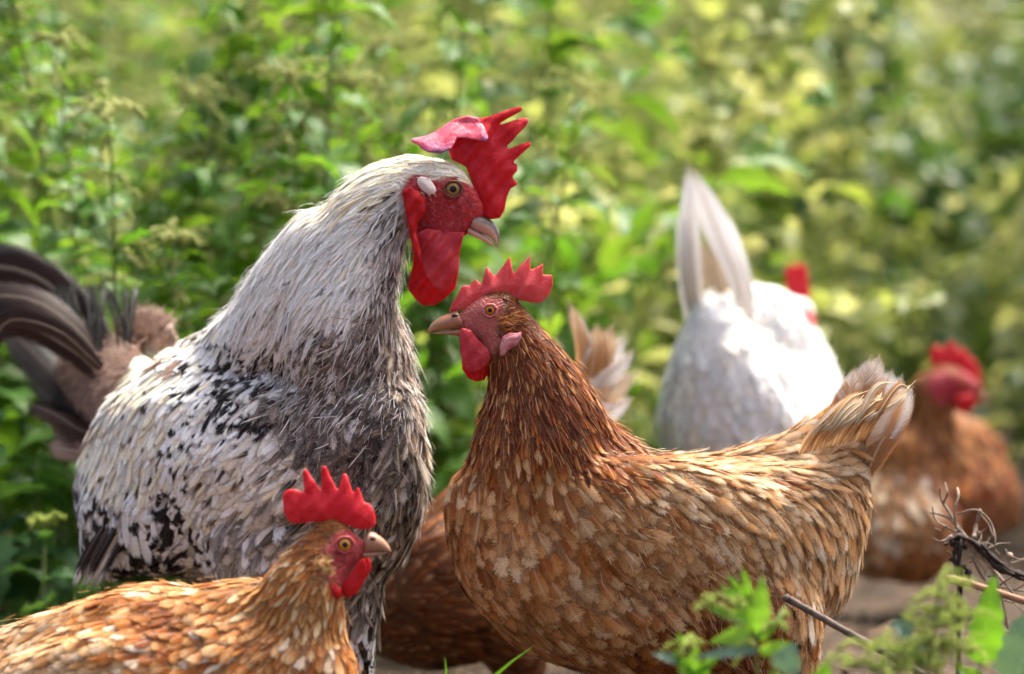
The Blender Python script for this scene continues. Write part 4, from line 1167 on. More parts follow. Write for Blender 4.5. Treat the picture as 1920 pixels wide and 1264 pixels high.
    return b

# ------------------------------------------------------------------ standing hen
def standing_hen():
    hd = 3.40
    b = Bird('hen', 'brown hen standing in profile with head raised, facing the rooster', tuple(P(1280, 1100, 3.45) * np.array((1, 1, 0))), (0.0, 1, 0), cat='chicken')
    b.hlat = np.array((0, 1.0, 0))
    face = ZH([(165, 385), (215, 330), (290, 300), (350, 295), (440, 310), (470, 370), (440, 410), (430, 470), (445, 540), (400, 600), (380, 640), (300, 590), (235, 520), (200, 470)])
    D = 3.45
    b.body([
        [(945, 955, 3.42, 118, .72), (1005, 1030, 3.43, 160, .74), (1110, 1058, D, 208, .76), (1250, 1066, D, 219, .76), (1380, 1052, D, 206, .74), (1470, 1000, D, 156, .72), (1545, 915, D, 82, .66), (1600, 820, D, 44, .55), (1625, 770, D, 30, .45)],
        [(1400, 910, D, 78, .7), (1480, 880, D, 70, .66), (1545, 835, D, 58, .6), (1598, 780, D, 42, .5)],
        [(1560, 950, D, 74, .7), (1545, 1030, D, 66, .8), (1500, 1100, D, 70, .9)],
        [(1005, 1030, 3.43, 150, .7), (990, 930, 3.42, 130, .7), (1015, 850, 3.41, 138, .66), (1012, 770, 3.405, 108, .64), (987, 690, hd, 76, .64), (955, 625, hd, 56, .62), (930, 590, hd, 48, .6)],
        [(1080, 850, 3.42, 90, .7), (1150, 890, 3.43, 80, .8)],
        [(935, 588, hd, 49, .60), (905, 598, hd, 42, .56), (880, 605, hd, 30, .5), (862, 608, hd, 20, .5)],
        [(1080, 960, 3.395, 105, .5), (1200, 985, 3.385, 135, .45), (1340, 1000, 3.385, 125, .42), (1450, 1010, 3.40, 90, .4), (1530, 1010, 3.42, 45, .4)],
        [(1430, 1150, 3.40, 110, .6), (1475, 1230, 3.40, 62, .7), (1485, 1310, 3.41, 32, .9)],
        [(1380, 1150, 3.50, 110, .6), (1400, 1230, 3.50, 62, .7), (1400, 1310, 3.50, 32, .9)],
    ], '96602F', [(face, 'B8605A')], voxel=0.0045, sm=8)
    g = [
        (930, 545, 0, 14, 6, .08, 'hen_head'), (975, 565, -30, 16, 7, .08, 'hen_head'), (960, 600, -30, 16, 7, .1, 'hen_head'), (975, 640, -55, 22, 8, .1, 'hen_head'), (935, 660, -80, 22, 8, .12, 'hen_head'), (1010, 600, -50, 26, 8, .08, 'hen_neck'), (890, 555, 10, 12, 5, .08, 'hen_head'), (910, 690, -95, 24, 9, .12, 'hen_head'),
        (1050, 660, -58, 54, 12, .08, 'hen_neck'), (1000, 700, -68, 50, 12, .09, 'hen_neck'), (940, 720, -92, 40, 13, .10, 'hen_neck'), (1100, 740, -52, 64, 14, .08, 'hen_neck'), (1030, 780, -68, 60, 15, .09, 'hen_neck'), (960, 790, -86, 54, 17, .10, 'hen_neck'), (900, 780, -108, 40, 18, .1, 'hen_neck'),
        (1160, 810, -36, 64, 16, .09, 'hen_neck'), (1090, 830, -60, 62, 17, .10, 'hen_neck'), (1000, 850, -78, 58, 20, .11, 'hen_neckend'), (920, 850, -98, 50, 24, .1, 'hen_neckend'), (1200, 850, -25, 60, 20, .1, 'hen_neckend'), (1130, 885, -50, 58, 20, .11, 'hen_neckend'),
        (850, 880, -105, 61.36, 46.0672, 0.06, 'hen_breast'), (880, 950, -92, 63.72, 51.8256, 0.075, 'hen_breast'), (840, 1000, -88, 61.36, 43.188, 0.06, 'hen_breast'), (960, 930, -80, 66.08, 48.9464, 0.0825, 'hen_breast'), (1060, 930, -55, 68.44, 48.9464, 0.075, 'hen_body'), (930, 1050, -72, 66.08, 54.7048, 0.075, 'hen_body'), (880, 1120, -70, 59, 46.0672, 0.06, 'hen_breast'), (1030, 1020, -62, 68.44, 54.7048, 0.075, 'hen_breast'),
        (950, 1190, -60, 61.36, 48.9464, 0.0675, 'hen_body'), (1040, 1120, -52, 66.08, 54.7048, 0.075, 'hen_body'), (1080, 1220, -45, 61.36, 51.8256, 0.075, 'hen_breast'), (1160, 1130, -42, 63.72, 51.8256, 0.075, 'hen_body'), (1220, 1220, -45, 59, 48.9464, 0.09, 'hen_dark'),
        (1160, 950, -40, 70.8, 43.188, 0.075, 'hen_body'), (1260, 860, -20, 70.8, 23.6, 0.09, 'hen_back'), (1280, 910, -35, 68.44, 25.96, 0.0975, 'hen_back'), (1380, 860, -12, 73.16, 23.6, 0.0975, 'hen_back'), (1380, 930, -42, 70.8, 25.96, 0.105, 'hen_back'), (1460, 850, 8, 70.8, 23.6, .14, 'hen_pale'), (1470, 900, -25, 70.8, 25.96, 0.12, 'hen_back'), (1200, 1010, -42, 66.08, 46.0672, 0.09, 'hen_body'),
        (1290, 1000, -45, 66.08, 40.3088, 0.105, 'hen_body'), (1290, 1080, -48, 61.36, 40.3088, 0.1125, 'hen_body'), (1380, 1010, -50, 68.44, 29.5, 0.1125, 'hen_back'), (1380, 1100, -58, 66.08, 34.5504, 0.12, 'hen_body'), (1470, 1000, -58, 73.16, 25.96, 0.12, 'hen_back'), (1450, 1100, -66, 70.8, 31.6712, 0.12, 'hen_body'), (1540, 960, -62, 73.16, 25.96, .17, 'hen_fluff'), (1530, 1050, -80, 73.16, 25.96, .17, 'hen_fluff'), (1600, 960, -85, 70.8, 23.6, .16, 'hen_fluff'), (1590, 1020, -105, 70.8, 23.6, .14, 'hen_pale'),
        (1520, 1120, -105, 70.8, 28.32, .15, 'hen_fluff'), (1460, 1170, -80, 61.36, 37.4296, 0.105, 'hen_dark'), (1480, 1240, -88, 54.28, 25.96, .14, 'hen_fluff'), (1340, 1170, -55, 59, 40.3088, 0.1125, 'hen_dark'), (1340, 1250, -60, 59, 40.3088, 0.0975, 'hen_dark'),
        (1540, 860, 20, 70.8, 23.6, .2, 'hen_pale'), (1600, 860, -50, 70.8, 25.96, .2, 'hen_fluff'), (1560, 800, 48, 70.8, 21.24, .2, 'hen_fluff'), (1610, 790, 58, 70.8, 21.24, .15, 'hen_fluff'), (1640, 850, -80, 66.08, 23.6, .12, 'hen_pale'),
    ]
    parts = {'*': 'body_feathers', 'hen_neck': 'neck_hackle', 'hen_head': 'neck_hackle', 'hen_neckend': 'neck_hackle', 'hen_breast': 'breast_feathers', 'hen_back': 'back_feathers', 'hen_pale': 'rump_feathers', 'hen_fluff': 'rump_feathers'}
    b.plumage(g, parts, dens=0.34, seed=9, jit=11)
    b.strands('loose_barbs', [(1180, 820), (1500, 790), (1700, 700), (1680, 1000), (1520, 1264), (1250, 1264), (1100, 1000)], g, 2200, 26, 1.1, 'fur_tan', .22, 8, 14)
    b.strands('neck_barbs', [(890, 640), (1060, 600), (1200, 840), (900, 880)], g, 900, 26, 1.1, 'fur_rust', .14, 10, 9)
    comb = ZH([(172, 378), (190, 335), (215, 296), (242, 244), (262, 240), (284, 240), (314, 205), (340, 232), (349, 226), (371, 137), (412, 190), (421, 186), (440, 160), (496, 87), (512, 176), (522, 174), (545, 140), (601, 85), (602, 165), (625, 150), (670, 124), (668, 184), (716, 184), (723, 230), (705, 285), (660, 330), (610, 330), (560, 320), (480, 300), (400, 310), (320, 330), (240, 370)])
    blade('comb', b.root, comb, hd, M_COMB_HEN, .0050, .38, 26, .0008, 3, wob=.0009, seed=3)
    far = ZH([(236, 560), (300, 560), (380, 640), (382, 705), (362, 738), (318, 748), (275, 730), (243, 680)])
    blade('wattle', b.root, far, hd + .009, M_WATTLE, .003, .5, 12, .0008, 5, wob=.0006, seed=1)
    near = ZH([(228, 500), (240, 462), (290, 475), (330, 530), (385, 580), (394, 622), (372, 660), (330, 692), (285, 698), (250, 650), (232, 590)])
    blade('wattle', b.root, near, hd - .011, M_WATTLE_FACE, .0042, .35, 16, .0008, 5, wob=.0007, seed=6)
    lobe = ZH([(440, 565), (455, 510), (490, 488), (530, 490), (556, 482), (556, 515), (530, 560), (490, 580), (462, 610), (442, 612)])
    blade('ear_lobe', b.root, lobe, hd - .0165, M_LOBE, .005, .3, 10, .0008, 4, wob=.0004, seed=2)
    b.strands('ear_tuft', ZH([(435, 425), (480, 400), (545, 400), (560, 430), (500, 450), (450, 470)]), [(950, 600, 5, 1, 1, 1)], 300, 13, 2.2, 'tuft_brown', .2, 14, 16)
    b.eye(*ZH([(390, 371)])[0], hd - .0128, 9.5, M_EYE_HEN, M_LID_PINK, lid=1.42)
    b.eye(*ZH([(390, 371)])[0], hd + .0128, 9.5, M_EYE_HEN, M_LID_PINK, side=1, lid=1.42)
    b.beak('upper_beak', [ZH([(215, 372)])[0] + ZH([(262, 470)])[0], ZH([(160, 392)])[0] + ZH([(210, 470)])[0], ZH([(112, 416)])[0] + ZH([(150, 474)])[0], ZH([(76, 448)])[0] + ZH([(95, 482)])[0], ZH([(57, 486)])[0] + ZH([(60, 494)])[0]], [19, 17, 13, 8, 1], M_BEAK_HEN, hd)
    b.beak('lower_beak', [ZH([(275, 458)])[0] + ZH([(238, 512)])[0], ZH([(200, 470)])[0] + ZH([(190, 503)])[0], ZH([(140, 478)])[0] + ZH([(135, 498)])[0], ZH([(84, 488)])[0] + ZH([(86, 493)])[0]], [15, 12, 8, 2], M_BEAK_HEN, hd)
    x, y = ZH([(205, 398)])[0]
    v = ICO_V * np.array((7, 2, 3)) * S * hd
    link('nostril', np_mesh('nostril', v + P(x, y, hd - .0075) - rloc(b.root), ICO_F, (M_NOSTRIL,)), b.root)
    b.leg(1485, 1290, 3.41, fwd=(-1, 0, 0)); b.leg(1400, 1290, 3.50, fwd=(-1, 0, 0))
    # tail: a short upright fan
    T = [(1590, 840, 1605, 690, 26, 'hen_tail'), (1580, 840, 1585, 720, 22, 'hen_tail'), (1600, 850, 1632, 668, 30, 'hen_tail'), (1605, 850, 1655, 665, 32, 'hen_tail'), (1612, 855, 1680, 690, 34, 'hen_tail_white'), (1618, 860, 1698, 705, 34, 'hen_tail'), (1622, 865, 1712, 725, 30, 'hen_tail_white'), (1626, 880, 1716, 745, 26, 'hen_tail'), (1625, 890, 1700, 760, 24, 'hen_tail')]
    for k in (0, 1):
        for i, (x0, y0, x1, y1, hw, pn) in enumerate(T):
            dd = 3.425 + k * .045 + i * .001 * (1 - 2 * k)
            mx, my = (x0 + x1) / 2 - 8, (y0 + y1) / 2
            b.quill([(x0, y0, D - .005 + .01 * k), (mx, my, dd), (x1 + R.uniform(-6, 6), y1 + R.uniform(-6, 6), dd)], hw * 1.15, pn, nrm=(-.3, -1 if not k else 1, .1), seed=i + 20 * k, fray=.14, camber=.15)
    for i in range(14):
        x = 1500 + i * 9; y = 850 - i * 2
        b.quill([(x, y, 3.41), (x + 24, y - 40, 3.39), (x + 70 + R.uniform(-10, 20), y - 90 + R.uniform(-20, 20), 3.395), (x + 100 + R.uniform(-20, 10), y - 95 + R.uniform(-25, 25), 3.41)], R.uniform(9, 14), 'hen_fluff', seed=100 + i, name='tail_covert', fray=.45, dens=2.2)
    return b

# ------------------------------------------------------------------ hen in front, sitting low
def front_hen():
    hd = 3.18
    b = Bird('hen', 'ginger hen sitting low in front of the rooster, facing right, foreground left', tuple(P(300, 1300, 3.22) * np.array((1, 1, 0))), (0.12, 1, 0))
    b.hlat = norm(np.array((.1, 1, 0)))
    face = ZF([(505, 745), (560, 670), (620, 615), (700, 595), (760, 570), (850, 600), (880, 660), (830, 810), (800, 900), (720, 1000), (650, 1060), (560, 990), (500, 950), (440, 940), (450, 880), (520, 830)])
    b.body([
        [(-170, 1360, 3.30, 112, .9), (0, 1330, 3.28, 143, .9), (150, 1305, 3.25, 176, .85), (300, 1288, 3.22, 200, .8), (400, 1290, 3.21, 180, .8), (500, 1280, 3.20, 150, .8), (560, 1270, 3.19, 118, .8)],
        [(540, 1240, 3.2, 110, .8), (556, 1180, 3.19, 96, .75), (570, 1110, hd, 78, .7), (598, 1052, hd, 57, .65), (625, 1020, hd, 44, .62)],
        [(500, 1200, 3.2, 100, .8), (470, 1160, 3.2, 80, .8), (400, 1180, 3.2, 90, .8)],
        [(622, 1012, hd, 45, .62), (645, 1030, hd, 40, .58), (670, 1030, hd, 28, .52), (688, 1028, hd, 18, .5)],
        [(620, 1070, hd, 34, .5), (640, 1085, hd, 24, .5)],
        [(60, 1330, 3.20, 110, .5), (220, 1300, 3.17, 120, .5), (330, 1300, 3.17, 90, .5)],
    ], '965A28', [(face, 'A8383A')], voxel=0.005, sm=8)
    g = [
        (560, 990, 185, 18, 8, .1, 'fh_head'), (610, 980, 178, 16, 7, .08, 'fh_head'), (640, 985, 180, 14, 6, .08, 'fh_head'), (590, 1030, 215, 22, 9, .1, 'fh_head'), (530, 1015, 200, 44, 14, .1, 'fh_neck'), (560, 1070, 235, 46, 14, .1, 'fh_neck'), (600, 1110, 255, 40, 14, .1, 'fh_neck'),
        (480, 1045, 205, 54, 16, .1, 'fh_neck'), (500, 1110, 225, 54, 16, .11, 'fh_neck'), (550, 1150, 245, 52, 16, .11, 'fh_neck'), (620, 1150, 262, 46, 15, .11, 'fh_neck'), (420, 1070, 200, 54, 18, .11, 'fh_neck'), (430, 1130, 215, 56, 29.7, .12, 'fh_body'),
        (640, 1210, 265, 51.52, 29.7, .1, 'fh_body'), (580, 1220, 250, 53.76, 32.4, .11, 'fh_body'), (500, 1190, 232, 51.52, 32.4, .13, 'fh_body'), (400, 1180, 205, 49.28, 32.4, .14, 'fh_body'), (340, 1100, 195, 56, 29.7, .12, 'fh_body'), (330, 1160, 200, 44.8, 29.7, .16, 'fh_dark'),
        (240, 1110, 192, 60.48, 32.4, .1, 'fh_body'), (200, 1170, 190, 60.48, 35.1, .1, 'fh_body'), (100, 1150, 195, 60.48, 35.1, .1, 'fh_pale'), (280, 1220, 190, 58.24, 35.1, .1, 'fh_body'), (60, 1220, 190, 60.48, 35.1, .1, 'fh_pale'), (150, 1250, 188, 60.48, 35.1, .1, 'fh_pale'), (360, 1240, 200, 53.76, 35.1, .12, 'fh_body'), (450, 1250, 225, 53.76, 35.1, .12, 'fh_body'), (-100, 1250, 185, 67.2, 37.8, .1, 'fh_pale'),
    ]
    parts = {'*': 'body_feathers', 'fh_neck': 'neck_hackle', 'fh_head': 'neck_hackle'}
    b.plumage(g, parts, dens=0.36, seed=21, jit=10)
    b.strands('loose_barbs', [(-200, 1300), (0, 1100), (560, 960), (690, 1100), (690, 1300)], g, 1200, 20, 1.2, 'fur_rust', .14, 12, 12)
    comb = ZF([(196, 352), (215, 322), (240, 308), (275, 306), (330, 325), (362, 330), (346, 180), (354, 160), (374, 158), (400, 200), (480, 320), (490, 318), (486, 150), (498, 132), (518, 134), (545, 200), (602, 312), (614, 308), (640, 200), (655, 188), (672, 196), (720, 342), (730, 338), (746, 294), (762, 294), (800, 402), (838, 412), (860, 440), (886, 510), (886, 570), (840, 600), (760, 600), (680, 570), (600, 545), (480, 545), (390, 550), (295, 562), (240, 540), (207, 470)])
    blade('comb', b.root, comb, hd, M_COMB_RED, .0052, .4, 26, .0009, 3, wob=.0009, seed=7)
    near = ZF([(438, 940), (480, 945), (560, 985), (632, 1045), (636, 1095), (600, 1126), (545, 1108), (490, 1040), (450, 980)])
    blade('ear_lobe', b.root, near, hd - .014, M_WATTLE, .004, .4, 12, .0009, 4, wob=.0008, seed=1)
    wt = ZF([(640, 1010), (700, 930), (760, 840), (800, 815), (822, 860), (818, 920), (775, 990), (735, 1060), (705, 1106), (655, 1106), (632, 1060)])
    blade('wattle', b.root, wt, hd - .009, M_WATTLE, .004, .4, 14, .0009, 4, wob=.0008, seed=3)
    blade('wattle', b.root, [(x + 8, y - 3) for x, y in wt], hd + .010, M_WATTLE, .003, .4, 14, .0009, 4)
    b.strands('ear_tuft', ZF([(470, 850), (495, 805), (530, 800), (560, 840), (560, 890), (535, 920), (500, 905)]), [(610, 1060, 200, 1, 1, 1)], 300, 13, 2.6, 'tuft_tan', .2, 15, 18)
    b.eye(*ZF([(655, 716)])[0], hd - .0115, 12.5, M_EYE_AMBER, M_LID_RED, lid=1.4, turn=.2)
    b.eye(*ZF([(655, 716)])[0], hd + .0115, 12.5, M_EYE_AMBER, M_LID_RED, side=1, lid=1.4)
    b.beak('upper_beak', [ZF([(840, 610)])[0] + ZF([(800, 790)])[0], ZF([(890, 635)])[0] + ZF([(850, 775)])[0], ZF([(945, 675)])[0] + ZF([(920, 765)])[0], ZF([(985, 725)])[0] + ZF([(970, 770)])[0], ZF([(1002, 772)])[0] + ZF([(998, 776)])[0]], [18, 16, 11, 6, 1], M_BEAK_HEN, hd)
    b.beak('lower_beak', [ZF([(800, 765)])[0] + ZF([(800, 822)])[0], ZF([(870, 768)])[0] + ZF([(860, 805)])[0], ZF([(930, 770)])[0] + ZF([(925, 790)])[0], ZF([(975, 774)])[0] + ZF([(974, 778)])[0]], [14, 11, 7, 2], M_BEAK_HEN, hd)
    x, y = ZF([(866, 672)])[0]
    link('nostril', np_mesh('nostril', ICO_V * np.array((6, 2, 3.5)) * S * hd + P(x, y, hd - .0068) - rloc(b.root), ICO_F, (M_NOSTRIL,)), b.root)
    return b

# ------------------------------------------------------------------ white hen seen from behind
def white_hen():
    b = Bird('hen', 'white hen seen from behind with its tail held upright', tuple(P(1400, 900, 4.35) * np.array((1, 1, 0))), (1, 0, 0))
    b.hlat = norm(np.array((.5, .86, 0)))
    hd = 4.56
    face = [(1502, 570), (1530, 566), (1548, 590), (1540, 618), (1515, 610), (1505, 592)]
    b.body([
        [(1335, 600, 4.20, 52, .9), (1350, 690, 4.22, 100, 1.0), (1385, 790, 4.27, 150, 1.05), (1420, 800, 4.36, 160, 1.1), (1450, 770, 4.45, 140, 1.0), (1475, 690, 4.52, 85, .9), (1490, 620, 4.55, 50, .85), (1500, 585, hd, 36, .8)],
        [(1400, 600, 4.28, 70, .9), (1440, 640, 4.34, 95, 1), (1500, 720, 4.40, 85, .9)],
        [(1290, 740, 4.30, 66, .6), (1275, 820, 4.32, 60, .6)],
        [(1510, 740, 4.33, 85, .7), (1520, 820, 4.34, 80, .6)],
        [(1350, 920, 4.30, 90, .9), (1350, 1060, 4.33, 34, 1)], [(1460, 920, 4.32, 90, .9), (1460, 1060, 4.34, 34, 1)],
    ], 'D8D6D0', [(face, 'B0303A')], voxel=.007, sm=8)
    g = [(1335, 580, 80, 60, 24, .1, 'white'), (1340, 680, -85, 60, 34, .1, 'white'), (1260, 720, -100, 60, 34, .1, 'white'), (1400, 600, 40, 50, 30, .15, 'white'), (1440, 560, 10, 40, 24, .25, 'white'), (1440, 660, -70, 60, 34, .12, 'white'), (1520, 660, -60, 60, 34, .1, 'white'), (1380, 800, -90, 60, 38, .12, 'white'), (1500, 800, -80, 60, 38, .1, 'white'), (1270, 820, -95, 60, 34, .1, 'white'), (1500, 590, -140, 30, 16, .1, 'white'), (1400, 950, -90, 60, 38, .1, 'white')]
    b.plumage(g, {'*': 'body_feathers'}, dens=.40, seed=31, jit=14, nv=3, tint=.9)
    comb = [(1476, 552), (1470, 520), (1474, 498), (1480, 508), (1484, 490), (1492, 505), (1498, 486), (1505, 505), (1512, 492), (1514, 520), (1520, 555), (1512, 568), (1490, 562)]
    blade('comb', b.root, comb, hd, M_COMB_RED, .004, .6, 8, .0014, 3)
    b.beak('upper_beak', [(1508, 578, 1508, 596), (1522, 584, 1520, 598), (1534, 598, 1533, 601)], [9, 6, 1], M_BEAK_HEN, hd)
    b.eye(1508, 582, hd - .016, 5, M_EYE_AMBER, M_LID_RED)
    b.leg(1350, 1050, 4.33, fwd=(0, 1, 0)); b.leg(1460, 1050, 4.34, fwd=(0, 1, 0))
    # tail: two folded vanes leaning together like a tent, open towards the viewer
    rt = random.Random(8)
    for i in range(6):
        f = i / 5
        b.quill([(1312 - 14 * f, 625, 4.22), (1298 - 10 * f, 520, 4.17 + .03 * f), (1293 - 8 * f, 410 + 20 * f, 4.15 + .05 * f), (1289 - 3 * f, 304 + 80 * f + rt.uniform(-8, 8), 4.15 + .07 * f)], 23, 'white_tail', nrm=(-.45, -.9, .1), seed=200 + i, camber=.1)
        b.quill([(1398 + 14 * f, 630, 4.24), (1384 + 12 * f, 530, 4.19 + .03 * f), (1338 + 16 * f, 415 + 16 * f, 4.17 + .05 * f), (1292 + 12 * f, 300 + 70 * f + rt.uniform(-6, 6), 4.15 + .07 * f)], 33, 'white_tail', nrm=(.45, -.9, .1), seed=220 + i, camber=.1, pro=np.array((.4, .55, .75, 1, 1, .8, .3)))
    for i in range(4):
        b.quill([(1330 + i * 13, 640, 4.30), (1326 + i * 11, 540, 4.30), (1310 + i * 8, 430 + 8 * i, 4.29)], 15, 'white_tail_shade', nrm=(.2, -1, .1), seed=240 + i)
    return b

# ------------------------------------------------------------------ hen resting at the right, out of focus
def resting_hen():
    hd = 4.72
    b = Bird('hen', 'blurred brown hen resting on bare soil behind the dead stems, head turned right', tuple(P(1740, 1000, 4.8) * np.array((1, 1, 0))), (0.3, .95, 0))
    b.hlat = norm(np.array((-.1, 1, 0)))
    face = [(1738, 700), (1775, 690), (1815, 695), (1840, 720), (1838, 752), (1800, 765), (1752, 755), (1735, 730)]
    b.body([
        [(1880, 960, 4.92, 34, .8), (1830, 930, 4.88, 80, .85), (1770, 910, 4.82, 120, .9), (1690, 930, 4.76, 118, .95), (1650, 980, 4.72, 90, .95)],
        [(1700, 990, 4.72, 100, .9), (1640, 1020, 4.7, 66, .9), (1720, 1030, 4.72, 66, .9)],
        [(1730, 860, 4.76, 92, .85), (1735, 790, 4.74, 58, .8), (1742, 735, hd, 40, .75), (1770, 716, hd, 36, .7), (1800, 722, hd, 34, .66), (1828, 735, hd, 22, .6)],
        [(1690, 850, 4.72, 55, .9), (1780, 830, 4.78, 62, .9), (1830, 860, 4.82, 60, .8)],
    ], '9A6036', [(face, 'A82634')], voxel=.007, sm=6)
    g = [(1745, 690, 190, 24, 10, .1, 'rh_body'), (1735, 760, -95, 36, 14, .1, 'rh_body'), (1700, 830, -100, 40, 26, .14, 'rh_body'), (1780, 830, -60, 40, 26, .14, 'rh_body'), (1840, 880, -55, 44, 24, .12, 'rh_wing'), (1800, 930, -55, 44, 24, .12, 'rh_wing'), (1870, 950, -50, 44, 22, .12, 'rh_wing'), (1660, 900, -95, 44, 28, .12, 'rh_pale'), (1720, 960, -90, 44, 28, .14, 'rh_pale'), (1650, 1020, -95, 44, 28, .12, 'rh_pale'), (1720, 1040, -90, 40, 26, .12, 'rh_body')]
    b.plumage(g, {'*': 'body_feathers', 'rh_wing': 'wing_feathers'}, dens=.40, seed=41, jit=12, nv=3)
    comb = [(1748, 690), (1742, 668), (1750, 648), (1764, 650), (1770, 660), (1776, 645), (1788, 640), (1794, 658), (1806, 652), (1816, 668), (1828, 676), (1838, 700), (1842, 728), (1828, 730), (1800, 705), (1770, 698)]
    blade('comb', b.root, comb, hd, M_COMB_RED, .0045, .6, 10, .0014, 3)
    blade('wattle', b.root, [(1790, 740), (1826, 740), (1832, 760), (1812, 778), (1790, 768)], hd - .016, M_WATTLE, .004, .5, 8, .0014, 3)
    b.beak('upper_beak', [(1828, 722, 1826, 748), (1842, 732, 1838, 752), (1856, 756, 1853, 760)], [11, 8, 1], M_BEAK_HEN, hd)
    b.eye(1806, 716, hd - .019, 6, M_EYE_AMBER, M_LID_RED)
    return b

# ------------------------------------------------------------------ hen behind the pair: tail and flank show
def middle_hen():
    D = 3.86
    b = Bird('hen', 'dark brown hen mostly hidden between the rooster and the standing hen, pale tail showing', tuple(P(930, 1100, D) * np.array((1, 1, 0))), (0.1, 1, 0))
    b.hlat = np.array((0, 1.0, 0))
    b.body([
        [(1105, 720, 3.84, 36, .6), (1070, 810, D, 70, .7), (1030, 910, D, 118, .75), (940, 1040, D, 168, .78), (840, 1110, D, 145, .78), (760, 1145, D, 105, .75)],
        [(790, 1120, D, 100, .75), (700, 1130, D, 66, .7), (640, 1190, D, 46, .66), (615, 1240, D, 40, .62)],
        [(960, 1150, 3.82, 80, .8), (990, 1250, 3.83, 34, 1)], [(930, 1150, 3.92, 80, .8), (950, 1250, 3.92, 34, 1)],
        [(850, 1080, 3.79, 120, .5), (940, 1050, 3.79, 115, .5)],
    ], '6E4024', voxel=.006, sm=8)
    g = [(720, 1120, 20, 54, 20, .1, 'bh'), (820, 1080, 25, 60, 24, .12, 'bh'), (900, 1000, 25, 60, 26, .12, 'bh'), (850, 1180, -10, 56, 26, .1, 'bh'), (1000, 850, 50, 60, 24, .12, 'bh'), (1080, 760, 65, 60, 22, .15, 'hen_pale'), (640, 1200, 60, 30, 12, .1, 'bh'), (860, 950, 40, 56, 26, .1, 'bh')]
    b.plumage(g, {'*': 'body_feathers'}, dens=.42, seed=51, jit=12, nv=3)
    blade('comb', b.root, [(600, 1225), (590, 1255), (575, 1245), (572, 1265), (560, 1262), (566, 1285), (600, 1290), (625, 1265)], D, M_COMB_RED, .004, .6, 8, .0014, 3)
    b.beak('upper_beak', [(596, 1262, 620, 1275), (590, 1280, 606, 1288), (588, 1302, 592, 1304)], [10, 7, 1], M_BEAK_HEN, D)
    b.leg(990, 1240, 3.83); b.leg(950, 1240, 3.92)
    T = [(1080, 740, 1066, 556, 14, 'hen_pale'), (1085, 740, 1082, 575, 14, 'hen_tail_white'), (1095, 740, 1122, 600, 28, 'hen_pale'), (1100, 745, 1152, 604, 30, 'hen_pale'), (1105, 750, 1176, 622, 30, 'hen_tail_white'), (1108, 760, 1194, 652, 28, 'hen_tail_white'), (1110, 770, 1202, 694, 28, 'hen_pale'), (1110, 780, 1190, 744, 26, 'hen_tail_white')]
    for i, (x0, y0, x1, y1, hw, pn) in enumerate(T):
        b.quill([(x0 - 20, y0 + 60, 3.85), (x0 + 14, (y0 + y1) / 2 + 20, 3.80 + i * .002), (x1, y1, 3.79 + i * .003)], hw * 1.1, pn, seed=300 + i, fray=.15, camber=.15)
        b.quill([(x0 - 20, y0 + 60, 3.86), (x0 + 12, (y0 + y1) / 2 + 24, 3.90 - i * .002), (x1 - 6, y1 + 8, 3.92 - i * .003)], hw, pn, seed=330 + i, fray=.35, camber=.15, nrm=(0, 1, 0))
    return b

M_TUFT = mat_plain('ear_tuft_white', (.72, .62, .56), .85, .1, .10, 300, .5)
import time as _t
for fn in (rooster, standing_hen, front_hen, white_hen, resting_hen, middle_hen):
    t0 = _t.time(); q = fn(); print('BIRD', fn.__name__, q.nf, round(_t.time() - t0, 1))
# ------------------------------------------------------------------ foreground sprigs, sticks and dead stems
def aimed_leaf(root, px, py, d, ang, len_px, wid_px, mat, tilt=.3, turn=0.0, seed=0, droop=.5, name='leaf', tooth=.12, fold=.25):
    a = math.radians(ang); k = S * d
    x = norm(math.cos(a) * RGT + math.sin(a) * UPV + FWD * turn)
    n = norm(-FWD + UPV * tilt); n = norm(n - x * (n @ x)); y = np.cross(n, x)
    V, F, U = leaf_data(len_px * k, wid_px * k, droop, fold, tooth=tooth, rows=13, seed=seed)
    W = V[:, 0:1] * x + V[:, 1:2] * y + V[:, 2:3] * n + P(px, py, d) - rloc(root)
    me = np_mesh(name, W, F, (mat,)); add_attr(me, 'luv', U)
    return link(name, me, root)

def px_tube(pts, r0, r1, n=14, ring=7, knob=0.0, seed=0):
    rs = np.random.RandomState(seed)
    q = catmull([P(*p) for p in pts], n); d = pts[0][2]
    r = np.linspace(r0, r1, n) * S * d * (1 + knob * rs.normal(0, 1, n))
    return tube_data(q + rs.normal(0, knob * .0012, q.shape), np.abs(r), ring)

